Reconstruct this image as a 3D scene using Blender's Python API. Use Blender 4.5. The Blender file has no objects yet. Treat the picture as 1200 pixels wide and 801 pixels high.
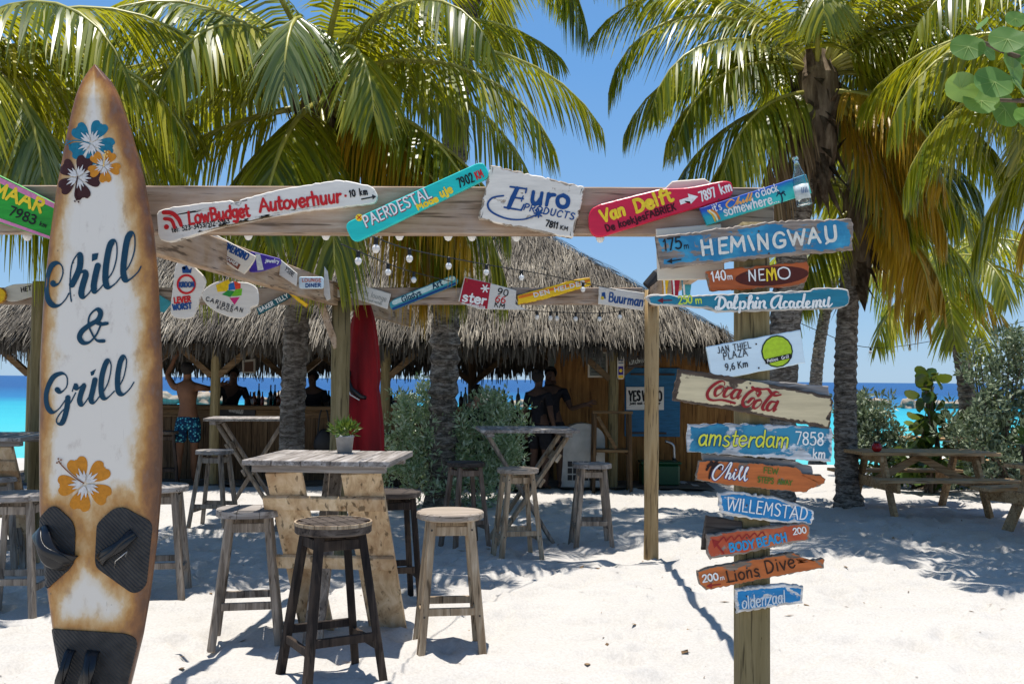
import bpy, bmesh, math, random
from mathutils import Vector, Matrix, noise as mnoise
R = math.radians
random.seed(7)
SC = bpy.context.scene
COL = SC.collection

# ---------------------------------------------------------------- camera, sky, sun, exposure
PITCH, ROLL, EYE, FPX = 0.0377, 0.0084, 1.6, 1166.67
cam_d = bpy.data.cameras.new('camera'); cam_d.lens = 35; cam_d.sensor_width = 36
cam_d.clip_start = 0.05; cam_d.clip_end = 30000
cam = bpy.data.objects.new('camera', cam_d); COL.objects.link(cam)
CAM_R = Matrix.Rotation(math.pi/2 + PITCH, 3, 'X') @ Matrix.Rotation(ROLL, 3, 'Z')
cam.matrix_world = Matrix.Translation((0, 0, EYE)) @ CAM_R.to_4x4()
SC.camera = cam

SUN_DIR = Vector((-0.05, 0.05, 1.0)).normalized()       # towards the sun: high noon, a little to the left and beyond
elev = math.asin(SUN_DIR.z)
world = bpy.data.worlds.new('World'); SC.world = world; world.use_nodes = True
wn = world.node_tree
bg = wn.nodes['Background']
sky = wn.nodes.new('ShaderNodeTexSky'); sky.sky_type = 'NISHITA'; sky.sun_disc = False
sky.sun_elevation = elev; sky.sun_rotation = math.atan2(SUN_DIR.x, SUN_DIR.y)
sky.air_density = 1.0; sky.dust_density = 0.25; sky.ozone_density = 2.0
wtc = wn.nodes.new('ShaderNodeTexCoord'); wsx = wn.nodes.new('ShaderNodeSeparateXYZ'); wn.links.new(wtc.outputs['Generated'], wsx.inputs[0])
wr = wn.nodes.new('ShaderNodeValToRGB'); wn.links.new(wsx.outputs[2], wr.inputs[0]); wce = wr.color_ramp     # clear tropical air: pale blue, not yellow, down to the horizon
wce.elements[0].position = 0.0; wce.elements[0].color = (.37, .60, .86, 1)
wce.elements[1].position = .85; wce.elements[1].color = (.11, .25, .58, 1)
e_ = wce.elements.new(.10); e_.color = (.27, .52, .86, 1)
e_ = wce.elements.new(.30); e_.color = (.15, .40, .84, 1)
wsc = wn.nodes.new('ShaderNodeMix'); wsc.data_type = 'RGBA'; wsc.blend_type = 'MULTIPLY'; wsc.inputs[0].default_value = 1.0
wn.links.new(wr.outputs[0], wsc.inputs[6]); wsc.inputs[7].default_value = (8.0, 8.0, 8.0, 1)
wm = wn.nodes.new('ShaderNodeMix'); wm.data_type = 'RGBA'; wm.inputs[0].default_value = .80
wn.links.new(sky.outputs[0], wm.inputs[6]); wn.links.new(wsc.outputs[2], wm.inputs[7])
wn.links.new(wm.outputs[2], bg.inputs[0]); bg.inputs[1].default_value = 0.095
sun_d = bpy.data.lights.new('sun', 'SUN'); sun_d.energy = 5.0; sun_d.angle = R(0.5); sun_d.color = (1.0, 0.95, 0.88)
sun = bpy.data.objects.new('sun', sun_d); COL.objects.link(sun)
sun.rotation_euler = SUN_DIR.to_track_quat('Z', 'Y').to_euler()
sun.location = (0, 0, 20)
SC.view_settings.view_transform = 'Standard'; SC.view_settings.look = 'None'
SC.view_settings.exposure = 0.36; SC.view_settings.gamma = 1.0
try: SC.view_settings.use_curve_mapping = False
except Exception: pass
SC.render.engine = 'CYCLES'
SC.cycles.max_bounces = 7; SC.cycles.diffuse_bounces = 4; SC.cycles.transparent_max_bounces = 8
SC.cycles.use_denoising = True
SC.cycles.sample_clamp_indirect = 6.0

# ---------------------------------------------------------------- helpers
def at(px, py, Y):
    """the point at depth Y seen at photo pixel (px, py)"""
    d = CAM_R @ Vector(((px-600)/FPX, (400.5-py)/FPX, -1.0))
    return Vector((0, 0, EYE)) + d*(Y/d.y)
def ground_at(px, py, z=0.0):
    d = CAM_R @ Vector(((px-600)/FPX, (400.5-py)/FPX, -1.0))
    return Vector((0, 0, EYE)) + d*((z-EYE)/d.z)
def lin(r, g, b):
    f = lambda c: (c/255/12.92) if c/255 <= .04045 else ((c/255+.055)/1.055)**2.4
    return (f(r), f(g), f(b))
def thing(name, label, cat, loc=(0, 0, 0), rotz=0.0, group=None):
    o = bpy.data.objects.new(name, None); COL.objects.link(o)
    o.location = loc; o.rotation_euler = (0, 0, rotz); o.empty_display_size = .1
    o['label'] = label; o['category'] = cat
    if group: o['group'] = group
    return o
def tag(o, label, cat, group=None):
    o['label'] = label; o['category'] = cat
    if group: o['group'] = group
    return o
def obj(name, bm, mats, parent=None, smooth=False, label=None):
    me = bpy.data.meshes.new(name)
    bm.normal_update()
    bm.to_mesh(me); bm.free()
    for m in (mats if isinstance(mats, (list, tuple)) else [mats]): me.materials.append(getattr(m, 'm', m))
    if smooth:
        for p in me.polygons: p.use_smooth = True
    o = bpy.data.objects.new(name, me); COL.objects.link(o)
    if parent is not None: o.parent = parent
    if label: o['label'] = label
    return o
def struct(name, bm, mats, smooth=False, kind='structure'):
    o = obj(name, bm, mats, None, smooth); o['kind'] = kind; return o
def dup(root, loc, rotz, label=None, group=None, scale=None):
    r = root.copy(); COL.objects.link(r); r.location = loc; r.rotation_euler = (0, 0, rotz)
    if scale: r.scale = scale
    if label: r['label'] = label
    if group: r['group'] = group
    for ch in list(root.children):
        c = ch.copy(); COL.objects.link(c); c.parent = r
        for g in list(ch.children):
            d = g.copy(); COL.objects.link(d); d.parent = c
    return r
def BM(): return bmesh.new()
def bx(bm, lo, hi, mi=0, bev=0.0):
    x0, y0, z0 = lo; x1, y1, z1 = hi
    v = [bm.verts.new(p) for p in ((x0,y0,z0),(x1,y0,z0),(x1,y1,z0),(x0,y1,z0),(x0,y0,z1),(x1,y0,z1),(x1,y1,z1),(x0,y1,z1))]
    fs = [bm.faces.new([v[i] for i in q]) for q in ((3,2,1,0),(4,5,6,7),(0,1,5,4),(1,2,6,5),(2,3,7,6),(3,0,4,7))]
    for f in fs: f.material_index = mi
    if bev: bmesh.ops.bevel(bm, geom=list({e for f in fs for e in f.edges}), offset=bev, segments=1, affect='EDGES', profile=.5)
def bar(bm, p0, p1, w, h, up=(0, 0, 1), bev=0.004, mi=0):
    """a timber from p0 to p1, w wide, h high (h along up)"""
    p0, p1 = Vector(p0), Vector(p1)
    d = (p1-p0).normalized(); u = Vector(up)
    s = d.cross(u)
    if s.length < 1e-4: s = d.cross(Vector((1, 0, 0)))
    s.normalize(); u = s.cross(d).normalized()
    v = []
    for p in (p0, p1):
        for a, b in ((-1,-1),(1,-1),(1,1),(-1,1)):
            v.append(bm.verts.new(p + s*(a*w/2) + u*(b*h/2)))
    fs = [bm.faces.new([v[i] for i in q]) for q in ((3,2,1,0),(4,5,6,7),(0,1,5,4),(1,2,6,5),(2,3,7,6),(3,0,4,7))]
    for f in fs: f.material_index = mi
    if bev: bmesh.ops.bevel(bm, geom=list({e for f in fs for e in f.edges}), offset=bev, segments=1, affect='EDGES', profile=.5)
def tube(bm, pts, rad, n=8, cap=True, mi=0, jit=0.0):
    pts = [Vector(p) for p in pts]
    rad = [rad]*len(pts) if not isinstance(rad, (list, tuple)) else rad
    rings = []; prev = None
    for i, p in enumerate(pts):
        d = (pts[min(i+1, len(pts)-1)] - pts[max(i-1, 0)]).normalized()
        a = prev if prev is not None else (Vector((1, 0, 0)) if abs(d.x) < .9 else Vector((0, 1, 0)))
        a = (a - d*a.dot(d)).normalized(); prev = a; b = d.cross(a)
        rings.append([bm.verts.new(p + (a*math.cos(2*math.pi*k/n) + b*math.sin(2*math.pi*k/n))*rad[i]*(1+random.uniform(-jit, jit))) for k in range(n)])
    fs = []
    for r0, r1 in zip(rings, rings[1:]):
        for k in range(n): fs.append(bm.faces.new((r0[k], r0[(k+1) % n], r1[(k+1) % n], r1[k])))
    if cap: fs.append(bm.faces.new(rings[0][::-1])); fs.append(bm.faces.new(rings[-1]))
    for f in fs: f.material_index = mi
def lathe(bm, prof, c=(0, 0, 0), n=16, mi=0, ax=None):
    """profile of (radius, height); ax a 3x3 matrix to tilt"""
    c = Vector(c); M3 = ax or Matrix.Identity(3)
    rings = [[bm.verts.new(c + M3 @ Vector((r*math.cos(2*math.pi*k/n), r*math.sin(2*math.pi*k/n), z))) for k in range(n)] for r, z in prof]
    for r0, r1 in zip(rings, rings[1:]):
        for k in range(n): bm.faces.new((r0[k], r0[(k+1) % n], r1[(k+1) % n], r1[k])).material_index = mi
    bm.faces.new(rings[0][::-1]).material_index = mi; bm.faces.new(rings[-1]).material_index = mi
def crom(pts, sub=6, closed=False):
    """Catmull-Rom through pts (tuples of any length)"""
    P = [tuple(p) for p in pts]; n = len(P)
    if n < 3 and not closed: return P
    out = []; m = n if closed else n-1
    for i in range(m):
        p0 = P[(i-1) % n] if (closed or i > 0) else P[0]
        p1, p2 = P[i], P[(i+1) % n]
        p3 = P[(i+2) % n] if (closed or i+2 < n) else P[-1]
        for k in range(sub):
            t = k/sub
            out.append(tuple(.5*(2*b + (c-a)*t + (2*a-5*b+4*c-d)*t*t + (3*b-a-3*c+d)*t**3) for a, b, c, d in zip(p0, p1, p2, p3)))
    if not closed: out.append(P[-1])
    return out

# ---------------------------------------------------------------- materials
class NT:
    def __init__(s, name):
        s.m = bpy.data.materials.new(name); s.m.use_nodes = True
        s.t = s.m.node_tree; s.b = s.t.nodes['Principled BSDF']; s.out = s.t.nodes['Material Output']
    def n(s, ty, **k):
        x = s.t.nodes.new('ShaderNode'+ty)
        for a, v in k.items(): setattr(x, a, v)
        return x
    def l(s, a, b): s.t.links.new(a, b)
    def obj(s, scale, rnd=True):
        tc = s.n('TexCoord'); mp = s.n('Mapping'); mp.inputs['Scale'].default_value = scale
        s.l(tc.outputs['Object'], mp.inputs[0])
        if rnd:
            oi = s.n('ObjectInfo'); mu = s.n('Math', operation='MULTIPLY'); mu.inputs[1].default_value = 37.0
            s.l(oi.outputs['Random'], mu.inputs[0]); s.l(mu.outputs[0], mp.inputs['Location'])
        return mp.outputs[0]
    def noise(s, vec, scale=1, detail=5, rough=.55, dist=0):
        x = s.n('TexNoise'); x.inputs['Scale'].default_value = scale; x.inputs['Detail'].default_value = detail
        x.inputs['Roughness'].default_value = rough; x.inputs['Distortion'].default_value = dist
        if vec is not None: s.l(vec, x.inputs['Vector'])
        return x.outputs['Fac']
    def ramp(s, fac, stops, interp='LINEAR'):
        x = s.n('ValToRGB'); cr = x.color_ramp; cr.interpolation = interp
        while len(cr.elements) < len(stops): cr.elements.new(.5)
        for e, (p, c) in zip(cr.elements, stops):
            e.position = p; e.color = (*c, 1) if len(c) == 3 else c
        s.l(fac, x.inputs[0]); return x.outputs[0]
    def mix(s, fac, a, b, mode='MIX'):
        x = s.n('Mix', data_type='RGBA', blend_type=mode)
        for sock, v in ((x.inputs[0], fac), (x.inputs[6], a), (x.inputs[7], b)):
            if hasattr(v, 'type') and hasattr(v, 'links'): s.l(v, sock)
            elif isinstance(v, (int, float)): sock.default_value = v
            else: sock.default_value = (*v, 1)
        return x.outputs[2]
    def math(s, op, a, b=0.0):
        x = s.n('Math', operation=op)
        for sock, v in ((x.inputs[0], a), (x.inputs[1], b)):
            if isinstance(v, (int, float)): sock.default_value = v
            else: s.l(v, sock)
        return x.outputs[0]
    def attr(s, name):
        x = s.n('Attribute'); x.attribute_name = name; return x.outputs['Fac']
    def bump(s, h, strength=.3, dist=.01):
        x = s.n('Bump'); x.inputs['Strength'].default_value = strength; x.inputs['Distance'].default_value = dist
        s.l(h, x.inputs['Height']); s.l(x.outputs[0], s.b.inputs['Normal'])
    def col(s, c):
        if hasattr(c, 'links'): s.l(c, s.b.inputs['Base Color'])
        else: s.b.inputs['Base Color'].default_value = (*c, 1)
    def rough(s, r, spec=.5): s.b.inputs['Roughness'].default_value = r; s.b.inputs['Specular IOR Level'].default_value = spec

def wood(name, dark, mid, light, axis='X', fine=26, rough=.8, bump=.5, stain=None, stain_amt=.55, knots=True):
    k = NT(name); sc = [fine]*3; sc['XYZ'.index(axis)] = fine*.06
    v = k.obj(sc); n1 = k.noise(v, 1, 8, .65, .6)
    c = k.ramp(n1, [(.32, dark), (.5, mid), (.66, light)])
    v2 = k.obj((2.3,)*3); n2 = k.noise(v2, 1.3, 4)
    if stain: c = k.mix(k.math('MULTIPLY', k.ramp(n2, [(.45, (0,0,0)), (.68, (1,1,1))]), stain_amt), c, stain)
    if knots:
        sk = [5]*3; sk['XYZ'.index(axis)] = 1.5
        vo = k.n('TexVoronoi'); vo.feature = 'F1'; k.l(k.obj(sk), vo.inputs['Vector'])
        kn = k.ramp(vo.outputs['Distance'], [(.02, (.25, .19, .15)), (.07, (1, 1, 1))])
        c = k.mix(k.ramp(k.noise(k.obj((1.7,)*3), 1.3, 2), [(.54, (0,0,0)), (.60, (.8,.8,.8))]), c, kn, 'MULTIPLY')
    cr = k.ramp(k.noise(v, 2.2, 3, .5, .3), [(.34, (.16, .14, .125)), (.41, (1, 1, 1))])     # dark checks along the grain
    c = k.mix(.75, c, cr, 'MULTIPLY')
    k.col(c); k.rough(rough, .25); k.bump(n1, bump, .006)
    return k.m
def paint(name, col, under=(.20, .155, .115), chip=.62, edge=.35, scale=9, rough=.55, var=.25, col2=None, streak=True):
    """worn paint: chips where noise plus the wear of the edges runs high"""
    k = NT(name)
    v = k.obj((scale, scale, scale*1.8)); n1 = k.noise(v, 1, 7, .62, .4)
    w = k.math('MULTIPLY', k.attr('wear'), edge)
    f = k.ramp(k.math('ADD', n1, w), [(chip, (0,0,0)), (chip+.035, (1,1,1))])
    vs = k.obj((scale*.7, scale*.7, scale*5) if streak else (scale,)*3); n2 = k.noise(vs, 1, 5, .6)
    c1 = k.ramp(n2, [(.25, tuple(x*(1-var) for x in col)), (.7, tuple(min(1, x*(1+var)+.01*var) for x in col))])
    if col2 is not None: c1 = k.mix(k.ramp(k.noise(k.obj((3.1,)*3), 1.2, 5, .6, .8), [(.46, (0,0,0)), (.58, (1,1,1))]), c1, col2)
    un = k.ramp(k.noise(k.obj((7, 7, 60)), 1, 6, .6), [(.3, tuple(x*.45 for x in under)), (.7, tuple(min(1, x*1.5) for x in under))])
    c = k.mix(f, c1, un); k.col(c); k.rough(rough, .35)
    k.bump(k.mix(f, k.mix(.12, (1,1,1), n2), k.mix(.4, (.55,)*3, n1)), .45, .004)
    return k.m
def flat(name, col, rough=.5, spec=.4, metal=0.0, var=.12, scale=30):
    k = NT(name); n1 = k.noise(k.obj((scale,)*3), 1, 5)
    k.col(k.ramp(n1, [(.3, tuple(x*(1-var) for x in col)), (.7, tuple(min(1, x*(1+var)) for x in col))]))
    k.rough(rough, spec); k.b.inputs['Metallic'].default_value = metal
    return k.m
def ink(name, col, rough=.6):
    k = NT(name); n1 = k.noise(k.obj((60, 60, 60)), 1, 4)
    k.col(k.ramp(n1, [(.3, tuple(x*.82 for x in col)), (.65, tuple(min(1, x*1.08) for x in col))])); k.rough(rough, .3)
    return k.m
def leafy(name, stops, rough=.4, trans=.3, spec=.5, tcol=None):
    """leaf colour by the per-leaf number 'rnd'"""
    k = NT(name); a = k.attr('rnd'); oi = k.n('ObjectInfo')
    f = k.math('ADD', k.math('MULTIPLY', a, .75), k.math('MULTIPLY', oi.outputs['Random'], .25))
    c = k.ramp(f, stops); k.col(c); k.rough(rough, spec)
    tr = k.n('BsdfTranslucent')
    k.l(k.mix(.65, c, tcol if tcol else (.30, .36, .03), 'MIX'), tr.inputs[0])
    ms = k.n('MixShader'); ms.inputs[0].default_value = trans
    k.l(k.b.outputs[0], ms.inputs[1]); k.l(tr.outputs[0], ms.inputs[2]); k.l(ms.outputs[0], k.out.inputs[0])
    return k.m
M = {}
M['wood_x'] = wood('weathered timber along x', (.17,.135,.10), (.33,.27,.21), (.47,.40,.325), 'X', stain=(.36,.30,.25))
M['beam_x'] = wood('pergola beam timber', (.20,.13,.08), (.34,.235,.155), (.46,.355,.265), 'X', fine=20, stain=(.40,.325,.275), stain_amt=.8)
M['beam_y'] = wood('pergola side timber', (.26,.16,.09), (.42,.28,.17), (.53,.39,.26), 'Y', fine=20, stain=(.46,.37,.31), stain_amt=.7)
M['grey_x'] = wood('grey table timber along x', (.13,.11,.095), (.28,.25,.225), (.46,.43,.40), 'X', stain=(.20,.175,.155))
M['grey_y'] = wood('grey table timber along y', (.13,.11,.095), (.30,.27,.245), (.50,.47,.44), 'Y', stain=(.21,.185,.165))
M['grey_z'] = wood('grey stool timber', (.10,.078,.058), (.255,.21,.165), (.43,.365,.295), 'Z', stain=(.16,.125,.095))
M['tan_z'] = wood('tan stool timber', (.15,.10,.06), (.34,.255,.165), (.52,.42,.30), 'Z', stain=(.24,.16,.09))
M['brown_z'] = wood('brown stool timber', (.10,.065,.045), (.20,.14,.10), (.31,.235,.18), 'Z', stain=(.11,.08,.06))
M['dark_z'] = wood('dark stained timber', (.007,.005,.005), (.018,.013,.011), (.06,.044,.035), 'Z', stain=(.11,.075,.05), stain_amt=.45)
M['dark_x'] = wood('dark stained seat boards', (.03,.024,.02), (.075,.058,.047), (.14,.115,.095), 'X', stain=(.03,.022,.018))
M['pallet_z'] = wood('pale pine boards', (.34,.205,.10), (.60,.44,.265), (.74,.59,.40), 'Z', fine=13, stain=(.30,.15,.06), stain_amt=.7)
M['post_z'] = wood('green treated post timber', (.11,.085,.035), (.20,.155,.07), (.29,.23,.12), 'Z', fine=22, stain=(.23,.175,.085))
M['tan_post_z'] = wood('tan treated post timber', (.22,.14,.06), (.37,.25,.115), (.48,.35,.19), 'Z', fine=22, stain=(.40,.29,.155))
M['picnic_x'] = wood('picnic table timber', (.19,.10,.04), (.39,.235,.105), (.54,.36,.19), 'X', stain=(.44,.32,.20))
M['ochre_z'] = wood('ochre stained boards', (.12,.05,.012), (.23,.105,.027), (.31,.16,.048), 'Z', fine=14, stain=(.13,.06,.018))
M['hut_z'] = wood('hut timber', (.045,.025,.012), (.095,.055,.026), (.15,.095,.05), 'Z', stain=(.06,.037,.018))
M['hut_x'] = wood('hut timber along x', (.075,.044,.018), (.15,.09,.04), (.22,.145,.075), 'X', stain=(.1,.06,.03))
M['black'] = flat('black rubber', (.012,.012,.013), .55)
M['black_gloss'] = flat('black plastic', (.01,.01,.011), .3)
M['metal'] = flat('dull metal', (.45,.45,.44), .35, metal=1.0)
M['screw'] = flat('rusty screw heads', (.06,.045,.035), .6)
M['cable'] = flat('black cable', (.012,.012,.012), .5)

# ---------------------------------------------------------------- ground, sea
def sand_mat():
    k = NT('coral sand'); v = k.obj((1, 1, 1), False)
    n1 = k.noise(v, 1.1, 6, .6); n2 = k.noise(v, 60, 4, .7); n3 = k.noise(v, 9, 5, .6)
    c = k.ramp(n1, [(.3, (.355, .338, .312)), (.7, (.42, .401, .374))])
    c = k.mix(.35, c, k.ramp(n2, [(.3, (.45, .42, .38)), (.6, (.72, .69, .64))]))
    vo = k.n('TexVoronoi'); vo.inputs['Scale'].default_value = 16; k.l(v, vo.inputs['Vector'])
    sp = k.ramp(vo.outputs['Distance'], [(.035, (.35, .28, .21)), (.055, (1, 1, 1))])
    c = k.mix(k.ramp(k.noise(v, 3, 2), [(.5, (0, 0, 0)), (.6, (.8, .8, .8))]), c, k.mix(1.0, c, sp, 'MULTIPLY'))
    k.col(c); k.rough(.95, .12)
    k.bump(k.mix(.25, n3, n2), .55, .012)
    return k.m
FP = {}
_f = random.Random(31)
for i in range(620):                                    # footprints trodden in the loose sand
    X, Y, A = _f.uniform(-5, 6), _f.uniform(4.4, 13.5), _f.gauss(1.4, .7)
    for kx in range(int(X*2)-2, int(X*2)+3):
        for ky in range(int(Y*2)-2, int(Y*2)+3): FP.setdefault((kx, ky), []).append((X, Y, math.cos(A), math.sin(A), _f.uniform(.5, 1.25)))
def foot(x, y):
    z = 0
    for X, Y, c, s, d in FP.get((int(x*2), int(y*2)), ()):
        u = ((x-X)*c+(y-Y)*s)/.17; v = (-(x-X)*s+(y-Y)*c)/.085; r = u*u+v*v
        if r < 4: z += d*(.016*math.exp(-((r-1.5)/.7)**2) - .034*max(0, 1-r)**.6)
    return max(-.05, min(.03, z))
def gz(x, y):
    """height of the beach"""
    z = 0.0
    if y > 19: z -= min(1.0, (y-19)/12)**1.3*1.35
    near = max(0.0, min(1, (20-y)/4))*max(0.0, min(1, (9-abs(x))/2))
    if near:
        z += near*(.019*(mnoise.noise((x*1.3, y*1.3, 2.1))) + .021*mnoise.noise((x*3.6, y*3.6, 7)) + .012*mnoise.noise((x*8, y*8, 4)))
        h = mnoise.noise((x*4.7+9, y*4.7, 1))
        if h > .18: z -= near*min(.045, (h-.18)*.22)
        z += near*foot(x, y)      # trodden hollows
    return z
def axis_pts(segs):
    out = []
    for a, b, st in segs:
        n = max(1, round((b-a)/st)); out += [a+(b-a)*i/n for i in range(n)]
    return out + [segs[-1][1]]
def grid(xs, ys, zf):
    bm = BM(); rows = [[bm.verts.new((x, y, zf(x, y))) for x in xs] for y in ys]
    for a, b in zip(rows, rows[1:]):
        for i in range(len(xs)-1): bm.faces.new((a[i], a[i+1], b[i+1], b[i]))
    return bm
gx = axis_pts([(-9000, -60, 3000), (-60, -9, 6), (-9, -5, .25), (-5, 6, .05), (6, 9, .2), (9, 60, 6), (60, 9000, 3000)])
gy = axis_pts([(-60, -6, 9), (-6, 4, .8), (4, 9.5, .045), (9.5, 14, .08), (14, 34, .6), (34, 60, 6), (60, 12000, 3000)])
struct('sand', grid(gx, gy, gz), sand_mat(), True)

def sea_mat():
    k = NT('sea water'); tc = k.n('TexCoord'); sx = k.n('SeparateXYZ'); k.l(tc.outputs['Object'], sx.inputs[0])
    v = k.obj((.05, .16, 1), False); n1 = k.noise(v, 1, 5)
    d = k.math('ADD', sx.outputs[1], k.math('MULTIPLY', k.math('SUBTRACT', n1, .5), 40))
    f = k.n('MapRange'); f.inputs[1].default_value = 25; f.inputs[2].default_value = 225; k.l(d, f.inputs[0])
    c = k.ramp(f.outputs[0], [(0, (.10, .50, .47)), (.18, (.03, .42, .46)), (.36, (.012, .30, .40)), (.48, (.006, .135, .30)), (1, (.003, .058, .19))])
    k.col(c); k.rough(.35, .22)
    w = k.noise(k.obj((.5, 1.6, 1), False), 1, 6, .65); k.bump(w, .6, .5)
    return k.m
bm = BM()
struct('sea', grid(axis_pts([(-9000, -300, 2900), (-300, 300, 60), (300, 9000, 2900)]), axis_pts([(22, 300, 30), (300, 15000, 3675)]), lambda x, y: -1.0), sea_mat())

# breakwater boulders
M['rock'] = None
k = NT('pale limestone'); n1 = k.noise(k.obj((1.6,)*3), 1, 7, .65)
k.col(k.ramp(n1, [(.3, (.15, .12, .09)), (.5, (.32, .265, .20)), (.7, (.46, .40, .32))])); k.rough(.9, .2); k.bump(n1, .8, .1); M['rock'] = k.m
rr = random.Random(3)
def boulder_bm(s, seed):
    bm = BM(); bmesh.ops.create_icosphere(bm, subdivisions=3, radius=1)
    for v in bm.verts:
        n = v.co.normalized(); a = 1 + .55*mnoise.noise(n*1.5+Vector((seed*7.3, 0, 0))) + .3*mnoise.noise(n*3.1+Vector((0, seed*3, 0)))
        v.co = Vector((n.x*s[0]*a, n.y*s[1]*a, n.z*s[2]*a))
    return bm
protos = []
for i, x in enumerate([-41, -38.6, -36.5, -33.5, -31.6, -29, -26.7, -23.5, -21, -17.8, -14, -10, -6.6, -3.0, 0.5, 3.4, 6.2, 9.0, 34.5, 36.6, 38.4, 40.6, 42.8, 44.6, 46.6, 48.4, 50.6, 52.5, 54.8, 57]):
    far = 104 if x > 20 else 92
    y = far + rr.uniform(-2, 2)
    s = (rr.uniform(.7, 1.5), rr.uniform(.8, 1.5), rr.uniform(.45, .9))
    o = obj('boulder', boulder_bm(s, i), M['rock'], None, True)
    o.location = (x, y, -.75 + rr.uniform(-.1, .25)); o.rotation_euler = (0, 0, rr.uniform(0, 6))
    tag(o, 'pale limestone boulder of the low breakwater out in the turquoise water', 'boulder', 'boulders of the breakwater')

# ---------------------------------------------------------------- palm trees
M['trunk'] = k = NT('palm trunk bark')
v = k.obj((8, 8, 27)); n1 = k.noise(v, 1, 8, .74, .7); n2 = k.noise(k.obj((22, 22, 7)), 1, 5, .65); n3 = k.noise(k.obj((1.4,)*3), 1, 3)
c = k.ramp(n1, [(.38, (.018, .014, .011)), (.48, (.11, .09, .072)), (.56, (.29, .255, .215)), (.68, (.46, .42, .365))])
c = k.mix(.25, c, k.ramp(n2, [(.35, (.05, .04, .03)), (.65, (.30, .26, .22))])); c = k.mix(k.ramp(n3, [(.5, (0,0,0)), (.7, (.5,.5,.5))]), c, (.12, .085, .055))
k.col(c); k.rough(.9, .15); k.bump(n1, .9, .02); M['trunk'] = k.m
M['boot'] = k = NT('dry leaf bases'); n1 = k.noise(k.obj((14, 14, 3)), 1, 6, .65)
k.col(k.ramp(n1, [(.3, (.05, .034, .022)), (.5, (.16, .115, .075)), (.72, (.34, .27, .19))])); k.rough(.85, .2); k.bump(n1, .6, .01); M['boot'] = k.m
M['frond'] = leafy('palm leaflets', [(.0, (.015, .044, .004)), (.36, (.070, .118, .007)), (.64, (.20, .225, .012)), (1, (.46, .41, .035))], .33, .38, .55, (.78, .74, .02))
M['frond_pale'] = leafy('silvery palm leaflets', [(.0, (.05, .09, .015)), (.5, (.12, .17, .035)), (1, (.30, .33, .12))], .27, .35, .7, (.36, .40, .06))
M['frond_gold'] = leafy('yellowing palm leaflets', [(.0, (.22, .17, .012)), (.5, (.48, .29, .018)), (1, (.62, .36, .02))], .4, .4, .4, (.55, .35, .03))
M['frond_dead'] = leafy('dry palm leaflets', [(.0, (.10, .06, .03)), (.5, (.25, .16, .08)), (1, (.42, .30, .17))], .7, .15, .2, (.3, .18, .07))
M['rachis'] = flat('palm rib', (.33, .31, .06), .4, .5, var=.3, scale=6)
M['rachis_dead'] = flat('dry palm rib', (.30, .20, .10), .7, .3, var=.3, scale=6)
FR = random.Random(11)
def frond(parent, base, az, el, L, droop, mat='frond', n=64, leaf=.66, wl=.034, hang=.58, name='frond', roll=0.0, lat=0.0, gap=.0):
    """one palm leaf: an arching rib with two combs of hanging leaflets; az 0 = +x, 90 = away"""
    bm = BM(); lay = bm.verts.layers.float.new('rnd')
    az, el, droop = R(az), R(el), R(droop)
    NS = 40; pts = [Vector(base)]; tan = []
    for i in range(NS):
        s = (i+.5)/NS; e = el - droop*s**1.25; a2 = az + lat*s
        t = Vector((math.cos(e)*math.cos(a2), math.cos(e)*math.sin(a2), math.sin(e)))
        tan.append(t); pts.append(pts[-1] + t*(L/NS))
    tan.append(tan[-1])
    side0 = Vector((-math.sin(az), math.cos(az), 0))
    tube(bm, pts[::4], [.032*(1-i/10)**.8 + .004 for i in range(11)], 5, mi=1)
    for i in range(n):
        s = .13 + .865*(i/(n-1)); fi = s*NS; i0 = min(NS-1, int(fi))
        p = pts[i0].lerp(pts[i0+1], fi-i0); T = tan[i0]
        ll0 = leaf*(math.sin(math.pi*min(1, (s*.86+.10)))**.65)
        for sd in (1, -1):
            if FR.random() < .04+gap: continue
            rd = FR.random()
            S = side0*sd; N = S.cross(T)*sd
            N = (N + side0*roll).normalized()
            if N.z < 0 and abs(N.z) > .4: pass
            a = R(72 - 46*s + FR.uniform(-7, 7))
            D = (T*math.cos(a) + S*math.sin(a) + N*.22).normalized()
            W = D.cross(N).normalized()*sd
            W = (W*math.cos(FR.uniform(-.6, .6)) + N*math.sin(FR.uniform(-.7, .7))).normalized()
            ll = ll0*FR.uniform(.85, 1.12); hg = hang*FR.uniform(.75, 1.2); prev = None
            for q, wq in ((0, .55), (.3, 1), (.68, .8), (1, .08)):
                c = p + D*(ll*(q - .28*hg*q*q)) + Vector((0, 0, -1))*(ll*hg*q**1.7)
                w = W*(wl*wq*.5)
                va, vb = bm.verts.new(c-w), bm.verts.new(c+w); va[lay] = rd; vb[lay] = min(1, rd+.12*q)
                if prev: bm.faces.new((prev[0], prev[1], vb, va))
                prev = (va, vb)
    return obj(name, bm, [M[mat], M['rachis_dead' if mat in ('frond_dead',) else 'rachis']], parent, True)
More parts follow.
